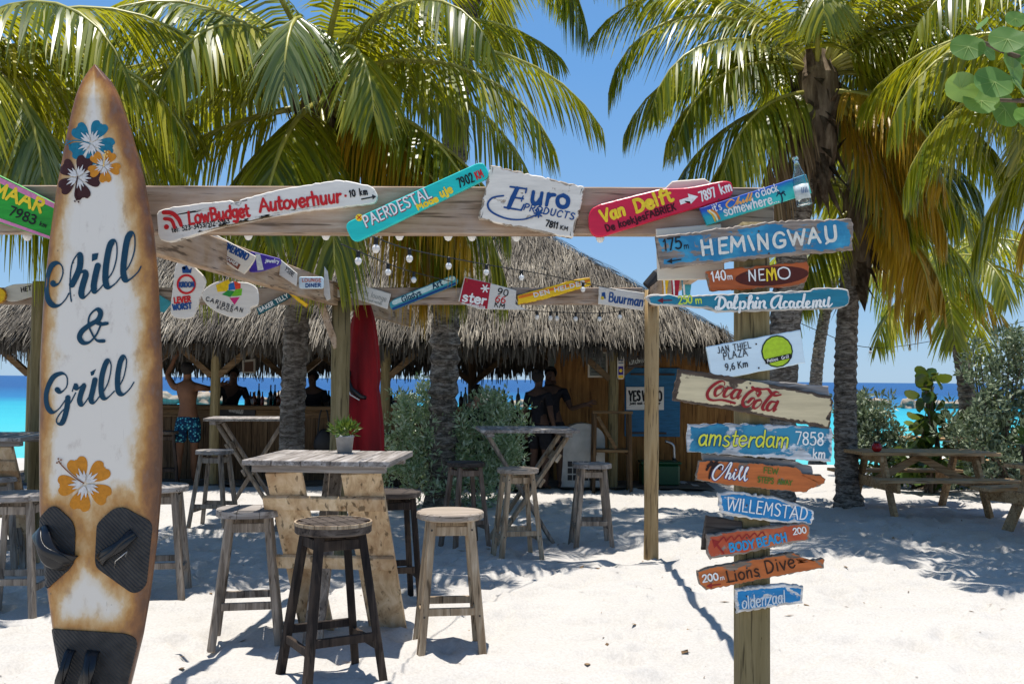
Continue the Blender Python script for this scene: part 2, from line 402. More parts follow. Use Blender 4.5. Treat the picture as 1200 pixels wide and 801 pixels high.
def palm(label, base, crown, fronds, r0=.17, r1=.11, bend=(0, 0), group='coconut palms around the bar', boots=0, trunk_rough=.038, n=88, coco=0, wl=.029):
    base = Vector(base); crown = Vector(crown)
    t = thing('palm_tree', label, 'palm tree', base, 0, group)
    up = crown - base; NP = 110
    bm = BM(); pts = []; rad = []
    for i in range(NP+1):
        s = i/NP; b = 4*s*(1-s)
        pts.append(up*s + Vector((bend[0]*b, bend[1]*b, 0)))
        r = r0 + (r1-r0)*s + .06*max(0, .06-s)/.06*(r0/.17)
        rad.append(r*(1 + trunk_rough*(1.3, .2, -.9)[i % 3]*FR.uniform(.5, 1.6)))
    pts[0] -= Vector((0, 0, .1))
    tube(bm, pts, rad, 20, jit=trunk_rough*.8)
    obj('trunk', bm, M['trunk'], t)
    if boots:
        bm = BM()
        for i in range(boots):
            a = FR.uniform(0, 6.283); h = FR.uniform(-1.15, .25); L = FR.uniform(.25, .65)
            o = Vector((math.cos(a), math.sin(a), 0)); p = up + o*(r1*.9) + Vector((0, 0, h))
            dn = FR.choice((1, -1, -1))
            q1 = p + o*.10 + Vector((0, 0, dn*L*.5)); q2 = p + o*FR.uniform(.12, .3) + Vector((0, 0, dn*L))
            s = Vector((-o.y, o.x, 0)); w = FR.uniform(.03, .075)
            a0, a1, b0, b1, c0 = (bm.verts.new(x) for x in (p-s*w, p+s*w, q1-s*w*.8+o*.02, q1+s*w*.8, q2))
            bm.faces.new((a0, a1, b1, b0)); bm.faces.new((b0, b1, c0))
        bmesh.ops.solidify(bm, geom=bm.faces[:], thickness=.012)
        lathe(bm, [(r1*1.0, -1.1), (r1*1.45, -.8), (r1*1.75, -.3), (r1*1.6, .1), (r1*.7, .4)], up, 10)
        obj('leaf_sheaths', bm, M['boot'], t)
    for j in range(coco):
        a = FR.uniform(0, 6.283); bm = BM()
        bmesh.ops.create_icosphere(bm, subdivisions=2, radius=.11, matrix=Matrix.Translation(up + Vector((math.cos(a)*.26, math.sin(a)*.26, -.30-FR.uniform(0, .15)))))
        obj('coconut', bm, M['rachis'], t, True)
    for f in fronds:
        az, el, L, dr = f[:4]; kw = f[4] if len(f) > 4 else {}
        kw.setdefault('n', n); kw.setdefault('wl', wl)
        o = Vector((math.cos(R(az)), math.sin(R(az)), 0))*.09
        frond(t, up + o + Vector((0, 0, .15 if el > 0 else -.1)), az, el, L, dr, **kw)
    return t
G = {'mat': 'frond_gold'}; DD = {'mat': 'frond_dead', 'hang': 1.1}; PL = {'mat': 'frond_pale'}
c1 = at(374, 112, 9.5); b1 = Vector((at(343, 520, 10.5).x, 10.5, 0))
palm('coconut palm with broad drooping crown, its trunk rising behind the pale slatted bar table', b1, c1, [
    (2, 30, 3.0, 88, {'lat': .05}), (-22, 14, 2.7, 78), (-8, -8, 2.3, 62), (35, 22, 2.8, 85), (22, 50, 2.8, 85), (60, 40, 2.7, 85),
    (95, 30, 2.6, 80), (90, 62, 2.6, 80), (130, 45, 2.8, 85), (150, 18, 2.8, 80), (178, 34, 3.1, 85), (168, 58, 2.9, 95),
    (196, 14, 2.9, 70), (184, -10, 2.5, 55), (212, 42, 2.7, 110, PL), (222, 8, 2.6, 75), (238, 66, 2.7, 115, PL), (246, 25, 2.3, 95),
    (272, 34, 2.1, 118, dict(PL)), (296, 18, 2.0, 95), (318, 40, 2.5, 100), (330, -5, 2.2, 66), (300, 68, 2.6, 105), (262, -25, 1.9, 50), (345, 60, 2.7, 92),
    (-12, -32, 2.3, 44, {'hang': 1.0}), (8, -18, 2.6, 60, {'hang': .95}), (290, -48, 1.9, 30, {'hang': 1.0}), (345, -45, 2.1, 34, dict(G, hang=1.0)), (-24, -22, 2.2, 48, dict(G, hang=.8)), (2, -42, 2.1, 30, dict(G, hang=.9)), (165, 5, 3.0, 66), (20, -28, 2.0, 45, {'hang': .95}), (160, -30, 2.2, 45, {'hang': .95}), (120, -15, 2.2, 60)], .135, .105, (-.10, .1), boots=26, coco=5)
c2 = at(560, -135, 11.7); b2 = Vector((at(518, 590, 12.6).x, 12.6, 0))
palm('tall coconut palm with rough scaly trunk growing out of the silvery shrub', b2, c2, [
    (0, 25, 2.9, 120), (-35, 30, 2.8, 120), (-15, 5, 2.4, 85), (30, 30, 2.8, 110), (60, 45, 2.6, 100), (100, 40, 2.6, 100), (140, 40, 2.7, 100), (172, 30, 2.8, 105),
    (200, 12, 2.7, 80), (30, 8, 2.8, 75), (62, 18, 2.9, 80), (110, 12, 2.9, 75), (145, 15, 2.8, 78), (-55, 30, 2.6, 105), (85, -5, 2.6, 60), (225, 35, 2.8, 115), (250, 10, 2.3, 85), (270, 45, 2.6, 120), (300, 20, 2.5, 100), (320, -15, 2.2, 60), (185, -20, 2.3, 55), (240, -30, 2.0, 45), (10, -30, 2.1, 48)], .175, .14, (-.10, 0), boots=20, trunk_rough=.1, n=112, wl=.027)
cA = at(957, 100, 11.3); bA = Vector((at(912, 600, 11.6).x, 11.6, 0))
palm('stout coconut palm behind the signpost with brown skirt of old leaf bases', bA, cA, [
    (184, 50, 3.0, 132), (174, 62, 3.1, 118), (176, 22, 2.5, 92), (200, 30, 2.5, 108), (20, 72, 3.2, 88), (150, 78, 3.2, 84), (-25, 70, 3.0, 100), (40, 30, 3.0, 85), (-8, 40, 3.1, 95), (-18, 0, 2.5, 72), (12, 8, 2.7, 78), (60, 15, 2.6, 75), (35, -12, 2.4, 60), (205, 8, 2.3, 84), (160, -8, 2.1, 62), (-30, 18, 2.5, 90), (160, 70, 2.5, 100), (140, 40, 2.5, 95), (110, 55, 2.4, 90), (80, 70, 2.4, 80), (90, 35, 2.4, 85),
    (50, 60, 2.5, 90), (28, 45, 2.7, 95), (5, 62, 2.7, 90), (10, 28, 2.8, 92), (-12, 14, 2.6, 85), (-20, 50, 2.6, 100), (-38, 34, 2.4, 100),
    (236, 62, 2.9, 108), (300, 66, 2.9, 104), (262, 76, 2.9, 92), (330, 58, 3.0, 104), (255, 48, 2.2, 112), (325, 26, 2.4, 98), (215, -10, 1.9, 62, {'hang': .9}), (190, 5, 2.1, 75), (175, -25, 1.9, 52, {'hang': .95}),
    (-5, -20, 2.2, 58, {'hang': .95}), (-20, -34, 2.2, 44, dict(G, hang=.7)), (-48, -8, 2.0, 78, dict(G)), (20, -30, 2.0, 48), (205, -45, 1.4, 36, dict(DD)), (-10, -46, 1.9, 34, dict(G, hang=.7))], .19, .155, (-.12, 0), boots=95, coco=3)
cB = at(1006, 235, 12.6); bB = Vector((at(995, 590, 12.9).x, 12.9, 0))
palm('slim coconut palm with ringed grey trunk standing by the end of the picnic table', bB, cB, [
    (-25, 40, 1.7, 120, dict(PL)), (5, 20, 2.0, 90), (-10, -12, 1.9, 62), (40, 30, 2.0, 90), (80, 40, 1.9, 90), (120, 40, 1.9, 90), (160, 25, 1.8, 90), (190, 10, 1.6, 80),
    (-55, 20, 1.7, 100), (-75, 45, 1.7, 120), (-40, -30, 1.6, 50, dict(G)), (15, -35, 1.6, 45, dict(G, hang=1.0)), (200, -35, 1.5, 45), (-60, -25, 1.5, 55, dict(G))], .15, .12, (-.1, 0), boots=30)
cC = at(985, 300, 22); bC = Vector((at(958, 500, 22).x, 22, -.2))
palm('thin distant coconut palm leaning beside the shore beyond the signpost', bC, cC, [(a, e, 2.4, 90) for a, e in ((0, 30), (40, 20), (80, 45), (130, 25), (180, 30), (215, 10), (250, 40), (290, 20), (330, 35), (10, -20), (190, -25))], .15, .11, (-.25, 0), n=36, wl=.05)
cD = at(1100, 318, 17); bD = Vector((at(1134, 560, 17).x, 17, -.05))
palm('leaning coconut palm behind the far shrub, its lowest leaf hanging before the blue sea', bD, cD, [
    (190, 20, 2.2, 100), (205, -15, 1.9, 62), (170, 35, 2.2, 95), (0, 30, 2.4, 95), (20, 50, 2.3, 85), (-15, 5, 2.2, 80), (60, 40, 2.2, 90), (100, 40, 2.2, 90), (140, 40, 2.2, 90), (250, 30, 1.9, 110), (285, 15, 1.9, 95), (320, 40, 2.0, 110), (260, -30, 1.5, 50), (-20, -25, 1.9, 55, dict(G)), (40, -10, 2.2, 70)], .16, .12, (.2, 0), n=46, wl=.04)
cE = at(1330, 95, 8.6); bE = Vector((cE.x+.5, 8.9, 0))
palm('big coconut palm hanging its leaves over the picnic tables with yellow leaf tips', bE, cE, [
    (180, 30, 2.5, 105), (165, 8, 2.3, 85), (195, 52, 2.5, 110),  (150, 40, 2.5, 95), (130, 15, 2.4, 85), (190, -35, 1.7, 42, dict(G)), (150, -25, 1.9, 52),
    (110, 45, 2.4, 90), (90, 20, 2.4, 85), (60, 40, 2.4, 90), (30, 25, 2.4, 90), (0, 30, 2.4, 90), (-40, 30, 2.3, 100), (-80, 40, 2.2, 110), (185, 72, 2.4, 95)], .17, .13, (.1, 0), boots=20)
cF = at(-95, 105, 7.7); bF = Vector((cF.x-.4, 8.3, 0))
palm('coconut palm at the edge of the deck whose leaves hang behind the upright surfboard', bF, cF, [
    (0, 26, 2.5, 100), (-20, 42, 2.3, 112), (15, 48, 2.5, 95), (22, 12, 2.4, 82), (-8, -2, 2.1, 72), (6, -28, 1.9, 48, {'hang': .9}), (-28, 5, 1.9, 90, dict(PL)), (40, 35, 2.5, 90), (65, 20, 2.4, 85), (90, 45, 2.4, 90), (120, 25, 2.4, 90), (160, 30, 2.4, 90), (200, 30, 2.4, 90), (240, 30, 2.3, 100), (280, 35, 2.2, 110), (310, 20, 2.1, 100), (28, -14, 2.1, 62)], .16, .13, boots=10)

# ---------------------------------------------------------------- the thatched bar
M['thatch'] = k = NT('dry palm thatch'); a = k.attr('rnd'); n1 = k.noise(k.obj((1.1,)*3, False), 1.4, 5, .6)
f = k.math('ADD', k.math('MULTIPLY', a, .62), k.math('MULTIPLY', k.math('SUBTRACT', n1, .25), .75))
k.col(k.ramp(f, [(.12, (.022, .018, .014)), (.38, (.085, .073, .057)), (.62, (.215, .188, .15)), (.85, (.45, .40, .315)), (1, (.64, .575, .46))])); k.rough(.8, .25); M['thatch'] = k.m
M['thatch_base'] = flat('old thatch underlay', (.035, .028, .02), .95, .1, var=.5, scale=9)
TR = random.Random(5)
EX0, EX1, EY0, EY1, EZ, EZB = -8.1, 3.12, 14.35, 19.7, 2.24, 2.02
RX0, RX1, RY, RZ = -5.7, -.12, 17.0, 4.42
hut = thing('palapa_bar', 'open beach bar under a shaggy grey palm thatch roof with the sea showing through', 'beach bar', (-2, 17, 0))
hl = Vector((-2, 17, 0))
def roof_quads():
    A, B, C, D = Vector((EX0, EY0, EZ)), Vector((EX1, EY0, EZ)), Vector((EX1, EY1, EZB)), Vector((EX0, EY1, EZB))
    E, F = Vector((RX0, RY, RZ)), Vector((RX1, RY, RZ))
    return [(A, B, F, E), (B, C, F, F), (C, D, E, F), (D, A, E, E)]
bm = BM(); lay = bm.verts.layers.float.new('rnd')
for q in roof_quads():
    vs = [bm.verts.new(p-hl) for p in (q if q[2] != q[3] else q[:3])]
    bm.faces.new(vs).material_index = 1
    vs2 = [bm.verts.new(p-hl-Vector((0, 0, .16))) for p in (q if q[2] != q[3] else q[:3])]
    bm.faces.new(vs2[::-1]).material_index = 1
def strand(p, d, L, w, nrm, rd, bendz=0.0):
    s = d.cross(nrm).normalized()*w*.5
    tw = nrm*TR.uniform(-.6, .6)*w
    p1 = p + d*L*.55 + nrm*.012; p2 = p + d*L + nrm*TR.uniform(-.01, .05) + Vector((0, 0, -bendz))
    vs = [bm.verts.new(x-hl) for x in (p-s, p+s, p1+s+tw, p1-s, p2+s*.4, p2-s*.4)]
    for v_ in vs: v_[lay] = rd
    bm.faces.new(vs[:4]); bm.faces.new((vs[3], vs[2], vs[4], vs[5]))
for qi, (a, b, c, d) in enumerate(roof_quads()):
    nrm = (b-a).cross(d-a).normalized()
    if nrm.z < 0: nrm = -nrm
    along = (b-a).normalized(); slope = nrm.cross(along).normalized()
    if slope.z > 0: slope = -slope
    area = ((b-a).length + (c-d).length)/2*((d+c)/2-(a+b)/2).length
    dens = {0: 900, 1: 760, 2: 14, 3: 90}[qi]
    for i in range(int(area*dens)):
        v_ = 1-math.sqrt(1-TR.random()*.999) if c == d else TR.random()
        u = TR.random(); p = a.lerp(b, u).lerp(d.lerp(c, u), v_)
        course = abs(((v_*13) % 1)-.5)
        rd = min(1, max(0, TR.gauss(.5, .2) + .25*mnoise.noise(p*1.7) + (.10 if course > .35 else 0)))
        dd = (slope + along*TR.gauss(0, .11) + nrm*TR.uniform(-.02, .16)).normalized()
        strand(p + nrm*TR.uniform(.0, .09), dd, TR.uniform(.20, .50), TR.uniform(.004, .012), nrm, rd, TR.uniform(0, .05))
    m = int((b-a).length*(300 if qi < 3 else 100))
    for i in range(m):                                  # ragged fringe along the eave
        p = a.lerp(b, TR.random()) + nrm*TR.uniform(-.18, .10) - slope*TR.uniform(0, .25)
        dd = (slope*.45 + Vector((0, 0, -1)) + along*TR.gauss(0, .13)).normalized()
        strand(p, dd, TR.uniform(.13, .30), TR.uniform(.006, .015), nrm, min(1, max(0, TR.gauss(.40, .2))))
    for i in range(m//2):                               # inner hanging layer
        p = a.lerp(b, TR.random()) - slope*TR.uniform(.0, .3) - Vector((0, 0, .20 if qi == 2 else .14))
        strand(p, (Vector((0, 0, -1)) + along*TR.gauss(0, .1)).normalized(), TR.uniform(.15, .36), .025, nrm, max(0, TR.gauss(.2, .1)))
obj('thatch_roof', bm, [M['thatch'], M['thatch_base']], hut)
def hut_part(name, f, mat):
    bm = BM(); f(bm)
    bmesh.ops.translate(bm, verts=bm.verts[:], vec=-hl); obj(name, bm, mat, hut)
YF, YB = 14.95, 19.0
for x in (-4.45, -1.9, 1.52, -7.2):
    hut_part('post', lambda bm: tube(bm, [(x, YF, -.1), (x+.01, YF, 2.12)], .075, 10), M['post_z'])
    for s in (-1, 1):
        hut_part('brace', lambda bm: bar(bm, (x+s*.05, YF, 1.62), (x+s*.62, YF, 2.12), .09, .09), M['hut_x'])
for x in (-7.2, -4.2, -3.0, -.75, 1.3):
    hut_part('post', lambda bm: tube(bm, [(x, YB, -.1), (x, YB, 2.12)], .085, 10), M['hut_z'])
    for s in (-1, 1):
        hut_part('brace', lambda bm: bar(bm, (x+s*.05, YB, 1.55), (x+s*.7, YB, 2.1), .1, .1), M['hut_x'])
for y in (YF, YB):
    hut_part('eave_beam', lambda bm: bar(bm, (-8.0, y, 2.17), (2.9, y, 2.17), .1, .12), M['hut_x'])
for x in (-7.2, -4.3, -1.9, 1.5):
    hut_part('cross_beam', lambda bm: bar(bm, (x, YF, 2.28), (x, YB, 2.28), .1, .12), M['hut_z'])

# added sheet over the sand, the roof's shade put into its dark colour
k = NT('shade-darkened floor sand'); n1 = k.noise(k.obj((3, 3, 3), False), 1, 6, .6)
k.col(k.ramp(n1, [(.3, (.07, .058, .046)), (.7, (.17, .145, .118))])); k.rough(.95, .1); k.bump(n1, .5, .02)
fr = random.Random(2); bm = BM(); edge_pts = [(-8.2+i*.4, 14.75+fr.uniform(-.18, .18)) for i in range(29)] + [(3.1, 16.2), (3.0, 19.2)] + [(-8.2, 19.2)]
f = bm.faces.new([bm.verts.new((a, b, .012)) for a, b in edge_pts]); bmesh.ops.triangulate(bm, faces=[f]); struct('bar_floor_shade', bm, k.m)
# counter
ct = thing('bar_counter', 'long timber bar counter with dark boarded front under the thatch', 'bar counter', (-4.3, 15.7, 0))
bm = BM(); bx(bm, (-3.1, -.28, 1.10), (3.55, .30, 1.16), bev=.006); obj('counter_top', bm, M['hut_x'], ct)
bm = BM()
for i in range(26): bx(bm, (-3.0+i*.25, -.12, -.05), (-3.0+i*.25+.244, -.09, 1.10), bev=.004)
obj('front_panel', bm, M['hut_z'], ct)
bm = BM(); bx(bm, (-3.0, -.165, .98), (3.5, -.125, 1.09), bev=.004); obj('rail', bm, M['hut_x'], ct)
bm = BM(); bx(bm, (-3.0, .75, .86), (3.5, 1.15, .92)); bx(bm, (-3.0, .78, 0), (3.5, .82, .86)); obj('back_shelf', bm, M['dark_x'], ct)

bk = thing('back_counter', 'dark timber rear counter along the seaward side of the bar', 'bar counter', (-2.2, 18.5, 0))
bm = BM(); bx(bm, (-3.5, -.25, 1.0), (3.55, .25, 1.05), bev=.006); obj('counter_top', bm, M['hut_x'], bk)
bm = BM()
for i in range(28): bx(bm, (-3.45+i*.25, -.02, -.4), (-3.45+i*.25+.248, .02, 1.0), bev=.002)
obj('front_panel', bm, M['hut_z'], bk)
bm = BM(); bx(bm, (-3.44, .03, -.4), (3.5, .05, .99)); obj('lining', bm, M['dark_x'], bk)

# kiosk wall with its blue shutter
kw = thing('kiosk', 'ochre boarded kiosk at the end of the thatched bar with blue shutter', 'kiosk', (2.3, 15.9, 0))
bm = BM()
for i in range(16):
    x = -1.62+i*.188; bx(bm, (x, 0, -.05), (x+.1855, .03, 2.25), bev=.002)
obj('wall', bm, M['ochre_z'], kw)
bm = BM(); bx(bm, (-1.58, .034, -.05), (1.37, .046, 2.24)); obj('lining', bm, M['dark_x'], kw)
bm = BM()
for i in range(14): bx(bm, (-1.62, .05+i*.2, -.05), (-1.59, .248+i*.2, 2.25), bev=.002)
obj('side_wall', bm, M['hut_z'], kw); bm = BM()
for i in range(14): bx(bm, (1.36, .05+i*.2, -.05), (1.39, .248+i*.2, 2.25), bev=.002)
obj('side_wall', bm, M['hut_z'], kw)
M['blue_panel'] = paint('blue shutter paint', (.012, .115, .23), chip=.8, edge=.1, var=.3)
P0, P1 = at(732, 511, 15.87), at(797, 431, 15.87)
bm = BM(); bx(bm, (P0.x-2.3, -.035, P0.z), (P1.x-2.3, -.003, P1.z), bev=.006); sh = obj('shutter', bm, M['blue_panel'], kw)
bm = BM(); a_ = at(735, 508, 15.87); bx(bm, (a_.x-2.3+.05, -.06, a_.z), (a_.x-2.3+.62, -.036, a_.z+.03)); bx(bm, (a_.x-2.3+.05, -.06, P1.z-.12), (a_.x-2.3+.75, -.036, P1.z-.09)); obj('batten', bm, M['dark_x'], sh)

# ---------------------------------------------------------------- hand lettering
GL = {}
for row in '''A 70|s0,0 35,100 70,0;s13,38 57,38
B 60|s8,0 8,100;c8,100 40,98 50,78 40,56 8,53;c8,53 48,50 58,27 44,4 8,0
C 65|c62,80 45,99 20,92 5,55 14,12 40,0 62,16
D 66|s8,0 8,100;c8,100 40,94 62,55 46,10 8,0
E 52|s50,100 8,100 8,0 52,0;s8,52 44,52
F 50|s50,100 8,100 8,0;s8,52 42,52
G 70|c62,82 45,99 20,92 5,52 14,10 38,0 62,14 64,42;s42,44 66,44
H 64|s8,0 8,100;s58,0 58,100;s8,52 58,52
I 16|s8,0 8,100
J 45|c40,100 40,30 28,2 4,12
K 60|s8,0 8,100;s55,100 8,45;s22,58 58,0
L 50|s8,100 8,0 50,0
M 80|s6,0 12,100 40,35 68,100 74,0
N 66|s8,0 8,100 58,0 58,100
O 74|o36,100 10,85 3,50 10,15 36,0 62,15 70,50 62,85
P 56|s8,0 8,100;c8,100 42,98 54,74 42,50 8,46
R 60|s8,0 8,100;c8,100 42,98 52,76 42,54 8,50;s26,50 58,0
S 56|c50,86 34,100 12,94 8,72 26,56 46,42 50,20 34,1 6,10
T 60|s0,100 60,100;s30,100 30,0
U 62|c8,100 8,35 16,6 32,0 48,6 56,35 56,100
V 66|s0,100 32,0 64,100
W 92|s0,100 22,0 46,80 68,0 92,100
X 60|s2,100 58,0;s58,100 2,0
Y 62|s0,100 31,50 62,100;s31,50 31,0
Z 58|s4,100 56,100 2,0 58,0
0 56|o28,100 8,82 4,50 8,18 28,0 48,18 52,50 48,82
1 30|s2,80 18,100 18,0
2 54|c4,78 14,98 36,100 48,80 40,52 4,0;s4,0 54,0
3 52|c6,90 26,100 46,86 42,62 20,54;c20,54 48,46 50,16 26,0 2,12
4 58|s42,0 42,100 2,32 58,32
5 54|s48,100 12,100 8,58;c8,58 34,66 52,40 44,8 20,0 2,10
6 54|c44,96 20,80 5,40 12,6 32,0 50,20 44,48 24,54 8,38
7 52|s2,100 50,100 18,0
8 54|o27,100 8,90 9,66 27,54 47,38 48,12 27,0 6,12 7,38 27,54 45,66 46,90
9 54|c10,4 34,20 49,60 42,94 22,100 4,80 10,52 30,46 46,62
, 18|s10,10 2,-18
. 14|s6,3 8,3
- 46|s4,42 38,42
/ 34|s0,-10 30,105
: 16|s7,8 9,8;s7,58 9,58
' 14|s8,105 5,80
* 60|s30,100 30,20;s0,80 60,40;s60,80 0,40
a 52|c44,52 30,66 10,56 4,28 16,2 34,8 44,34;c46,66 44,20 52,0
b 52|s8,105 8,0;c8,40 22,64 42,58 48,30 36,2 20,0 8,16
c 46|c44,54 30,66 10,56 4,30 14,4 30,0 46,12
d 54|c46,50 30,66 10,56 4,28 16,2 34,8 46,30;s48,105 48,0
e 50|c6,34 44,38 42,58 24,66 8,52 4,28 16,3 34,0 48,14
f 36|c38,96 26,105 16,90 15,0;s2,62 34,62
g 52|c44,50 28,66 8,56 4,32 16,8 34,14 44,36;c46,66 46,-10 34,-32 8,-26
h 52|s8,105 8,0;c8,38 24,64 40,60 44,40 44,0
i 18|s9,65 9,0;s8,90 10,90
j 26|c18,65 18,-12 10,-30 -4,-26;s17,90 19,90
k 48|s8,105 8,0;s42,64 8,28;s18,38 46,0
l 18|s9,105 9,0
m 78|s8,65 8,0;c8,38 20,62 34,60 38,40 38,0;c38,38 52,62 66,60 70,40 70,0
n 52|s8,65 8,0;c8,38 24,64 40,60 44,40 44,0
o 54|o27,66 8,54 3,32 10,8 27,0 44,8 51,32 46,54
p 52|s8,65 8,-38;c8,44 22,66 42,58 48,30 36,2 20,0 8,18
r 38|s8,65 8,0;c8,36 18,58 36,62
s 44|c40,56 24,67 8,56 14,40 34,28 40,12 24,-1 4,8
t 36|c16,95 15,20 22,1 36,6;s2,64 34,64
u 52|c8,65 8,20 18,1 34,6 44,30;s46,65 46,0
v 48|s2,65 24,0 46,65
w 72|s2,65 20,0 36,50 52,0 70,65
y 48|s2,65 25,8;c46,65 28,10 14,-32 0,-34
z 46|s4,64 42,64 4,0 44,0'''.split('\n'):
    ch, rest = row[0], row[2:]
    w_, st = rest.split('|')
    GL[ch] = (float(w_), [(q[0], [tuple(map(float, p.split(','))) for p in q[1:].split()]) for q in st.split(';')])
INK = {}
def I(r, g, b, f=1.0):
    key = (r, g, b)
    if key not in INK: INK[key] = ink('sign paint %02x%02x%02x' % key, lin(r, g, b))
    return INK[key]

def inset_poly(P, d):
    n = len(P); out = []
    A = sum(P[i][0]*P[(i+1) % n][1]-P[(i+1) % n][0]*P[i][1] for i in range(n))
    s = 1 if A > 0 else -1
    for i in range(n):
        p0, p1, p2 = P[i-1], P[i], P[(i+1) % n]
        e1 = Vector((p1[0]-p0[0], p1[1]-p0[1])); e2 = Vector((p2[0]-p1[0], p2[1]-p1[1]))
        if e1.length < 1e-6: e1 = e2
        if e2.length < 1e-6: e2 = e1
        n1 = Vector((-e1.y, e1.x)).normalized()*s; n2 = Vector((-e2.y, e2.x)).normalized()*s
        m = n1+n2
        m = n1 if m.length < .2 else m.normalized()/max(.45, m.normalized().dot(n1))
        out.append((p1[0]+m.x*d, p1[1]+m.y*d))
    return out
def rrect(P, r, k=4):
    """corners rounded by r pixels"""
    out = []; n = len(P)
    for i in range(n):
        p0, p1, p2 = (Vector(P[j % n]) for j in (i-1, i, i+1))
        a = p1 + (p0-p1).normalized()*min(r, (p0-p1).length*.48); b = p1 + (p2-p1).normalized()*min(r, (p2-p1).length*.48)
        for t in range(k+1):
            u = t/k; q = a*(1-u)**2 + p1*(2*u*(1-u)) + b*u*u; out.append((q.x, q.y))
    return out
BW = random.Random(77)
class Surface:
    """a painted face: photo pixels mapped onto a board that stands at its own distance"""
    def paint_init(s, root): s.root = root; s.bms = {}; s.k = 0; s.word = 0
    def P(s, x, y, off=0.0):
        p = at(x, y, s.Y + s.yaw*(x-s.cx)); return p + Vector((0, -off, 0)) - s.org
    def bm(s, part, mat):
        key = (part, mat.name, s.word if part == 'lettering' or part == 'screw' or part.startswith('hib') else 0)
        if key not in s.bms: s.bms[key] = (BM(), mat)
        return s.bms[key][0]
    def fill(s, pts, mat, part='lettering', off=.0012):
        bm = s.bm(part, mat); s.k += 1; off += .0002*(s.k % 5)
        f = bm.faces.new([bm.verts.new(s.P(x, y, off)) for x, y in pts])
        bmesh.ops.triangulate(bm, faces=[f])
    def ribbon(s, pts, mat, part='lettering', off=.002):
        """pts (x, y, half width)"""
        bm = s.bm(part, mat); s.k += 1; off += .00022*(s.k % 9); n = len(pts)
        def nd(i):
            a, b = pts[max(0, i-1)], pts[min(n-1, i+1)]
            d = Vector((b[0]-a[0], b[1]-a[1])); return d.normalized() if d.length > 1e-6 else Vector((1, 0))
        ext = []
        d0 = nd(0); x, y, w = pts[0]
        for a in (80, 50, 20): ext.append((x-d0.x*w*math.sin(R(a)), y-d0.y*w*math.sin(R(a)), w*math.cos(R(a)), d0))
        for i, (x, y, w) in enumerate(pts): ext.append((x, y, w, nd(i)))
        d1 = nd(n-1); x, y, w = pts[-1]
        for a in (20, 50, 80): ext.append((x+d1.x*w*math.sin(R(a)), y+d1.y*w*math.sin(R(a)), w*math.cos(R(a)), d1))
        prev = None; m = len(ext)
        for i, (x, y, w, d) in enumerate(ext):
            o = off + .0006*i/m
            va = bm.verts.new(s.P(x-d.y*w, y+d.x*w, o)); vb = bm.verts.new(s.P(x+d.y*w, y-d.x*w, o))
            if prev: bm.faces.new((prev[0], prev[1], vb, va))
            prev = (va, vb)
    def brush(s, pts, w, mat, part='lettering', nib=None, sub=6, off=.002, closed=False):
        """a smooth stroke; nib=(thin, thick): thick on the way down"""
        q = crom(pts, sub, closed) if len(pts) > 2 else list(pts)
        if nib:
            out = []
            for i, p in enumerate(q):
                a, b = q[max(0, i-1)], q[min(len(q)-1, i+1)]
                dx, dy = b[0]-a[0], b[1]-a[1]; L = math.hypot(dx, dy) or 1
                f = max(0, min(1, .5 + .75*(dy/L))) if len(p) < 3 else 0
                out.append((p[0], p[1], (nib[0] + (nib[1]-nib[0])*f)*.5))
            for _ in range(2):
                out = [(p[0], p[1], (out[max(0, i-1)][2]+2*p[2]+out[min(len(out)-1, i+1)][2])/4) for i, p in enumerate(out)]
            q = out
        else:
            a0, a1 = BW.uniform(.82, 1.08), BW.uniform(.82, 1.08); q = [(p[0], p[1], w*.5*(a0+(a1-a0)*i/len(q)+.14*math.sin(math.pi*i/len(q)))) for i, p in enumerate(q)]
        s.ribbon(q, mat, part, off)
    def line(s, pts, w, mat, part='lettering', off=.002):
        for a, b in zip(pts, pts[1:]): s.ribbon([(*a, w*.5*BW.uniform(.82, 1.1)), ((a[0]+b[0])/2+w*BW.uniform(-.1, .1), (a[1]+b[1])/2, w*.5*BW.uniform(.86, 1.12)), (*b, w*.5*BW.uniform(.8, 1.1))], mat, part, off)
    def text(s, txt, x0, y0, x1, y1, h, w, mat, slant=0.0, gap=15, part='lettering', off=.002, wob=2.2, over=None):
        """letters along the baseline (x0,y0)-(x1,y1), h tall, strokes w wide, all in photo pixels"""
        s.word += 1
        tot = sum((GL[c][0] if c in GL else 34)+gap for c in txt)-gap
        d = Vector((x1-x0, y1-y0)); L = d.length; d.normalize(); up = Vector((d.y, -d.x)); k = L/tot; u0 = 0
        rn = random.Random(txt)
        for c in txt:
            if c in GL:
                dv = rn.uniform(-wob, wob); rot = rn.uniform(-wob, wob)*.02
                def px(p):
                    u = u0+p[0]; v = p[1]+dv
                    q = Vector((x0, y0)) + d*((u + slant*p[1] + rot*p[1])*k) + up*(v*h/100); return (q.x, q.y)
                for ty, pts in GL[c][1]:
                    if ty == 's': s.line([px(p) for p in pts], w, mat, part, off)
                    else: s.brush([px(p) for p in (pts + pts[:1] if ty == 'o' else pts)], w, mat, part, sub=4, off=off)
            u0 += (GL[c][0] if c in GL else 34)+gap
    def dot(s, x, y, r, mat, part='lettering', off=.0022, ry=None):
        s.fill([(x+r*math.cos(i*.3927), y+(ry or r)*math.sin(i*.3927)) for i in range(16)], mat, part, off)
    def finish(s):
        for (part, *_), (bm, mat) in s.bms.items():
            bmesh.ops.recalc_face_normals(bm, faces=bm.faces[:])
            obj(part, bm, mat, s.root)
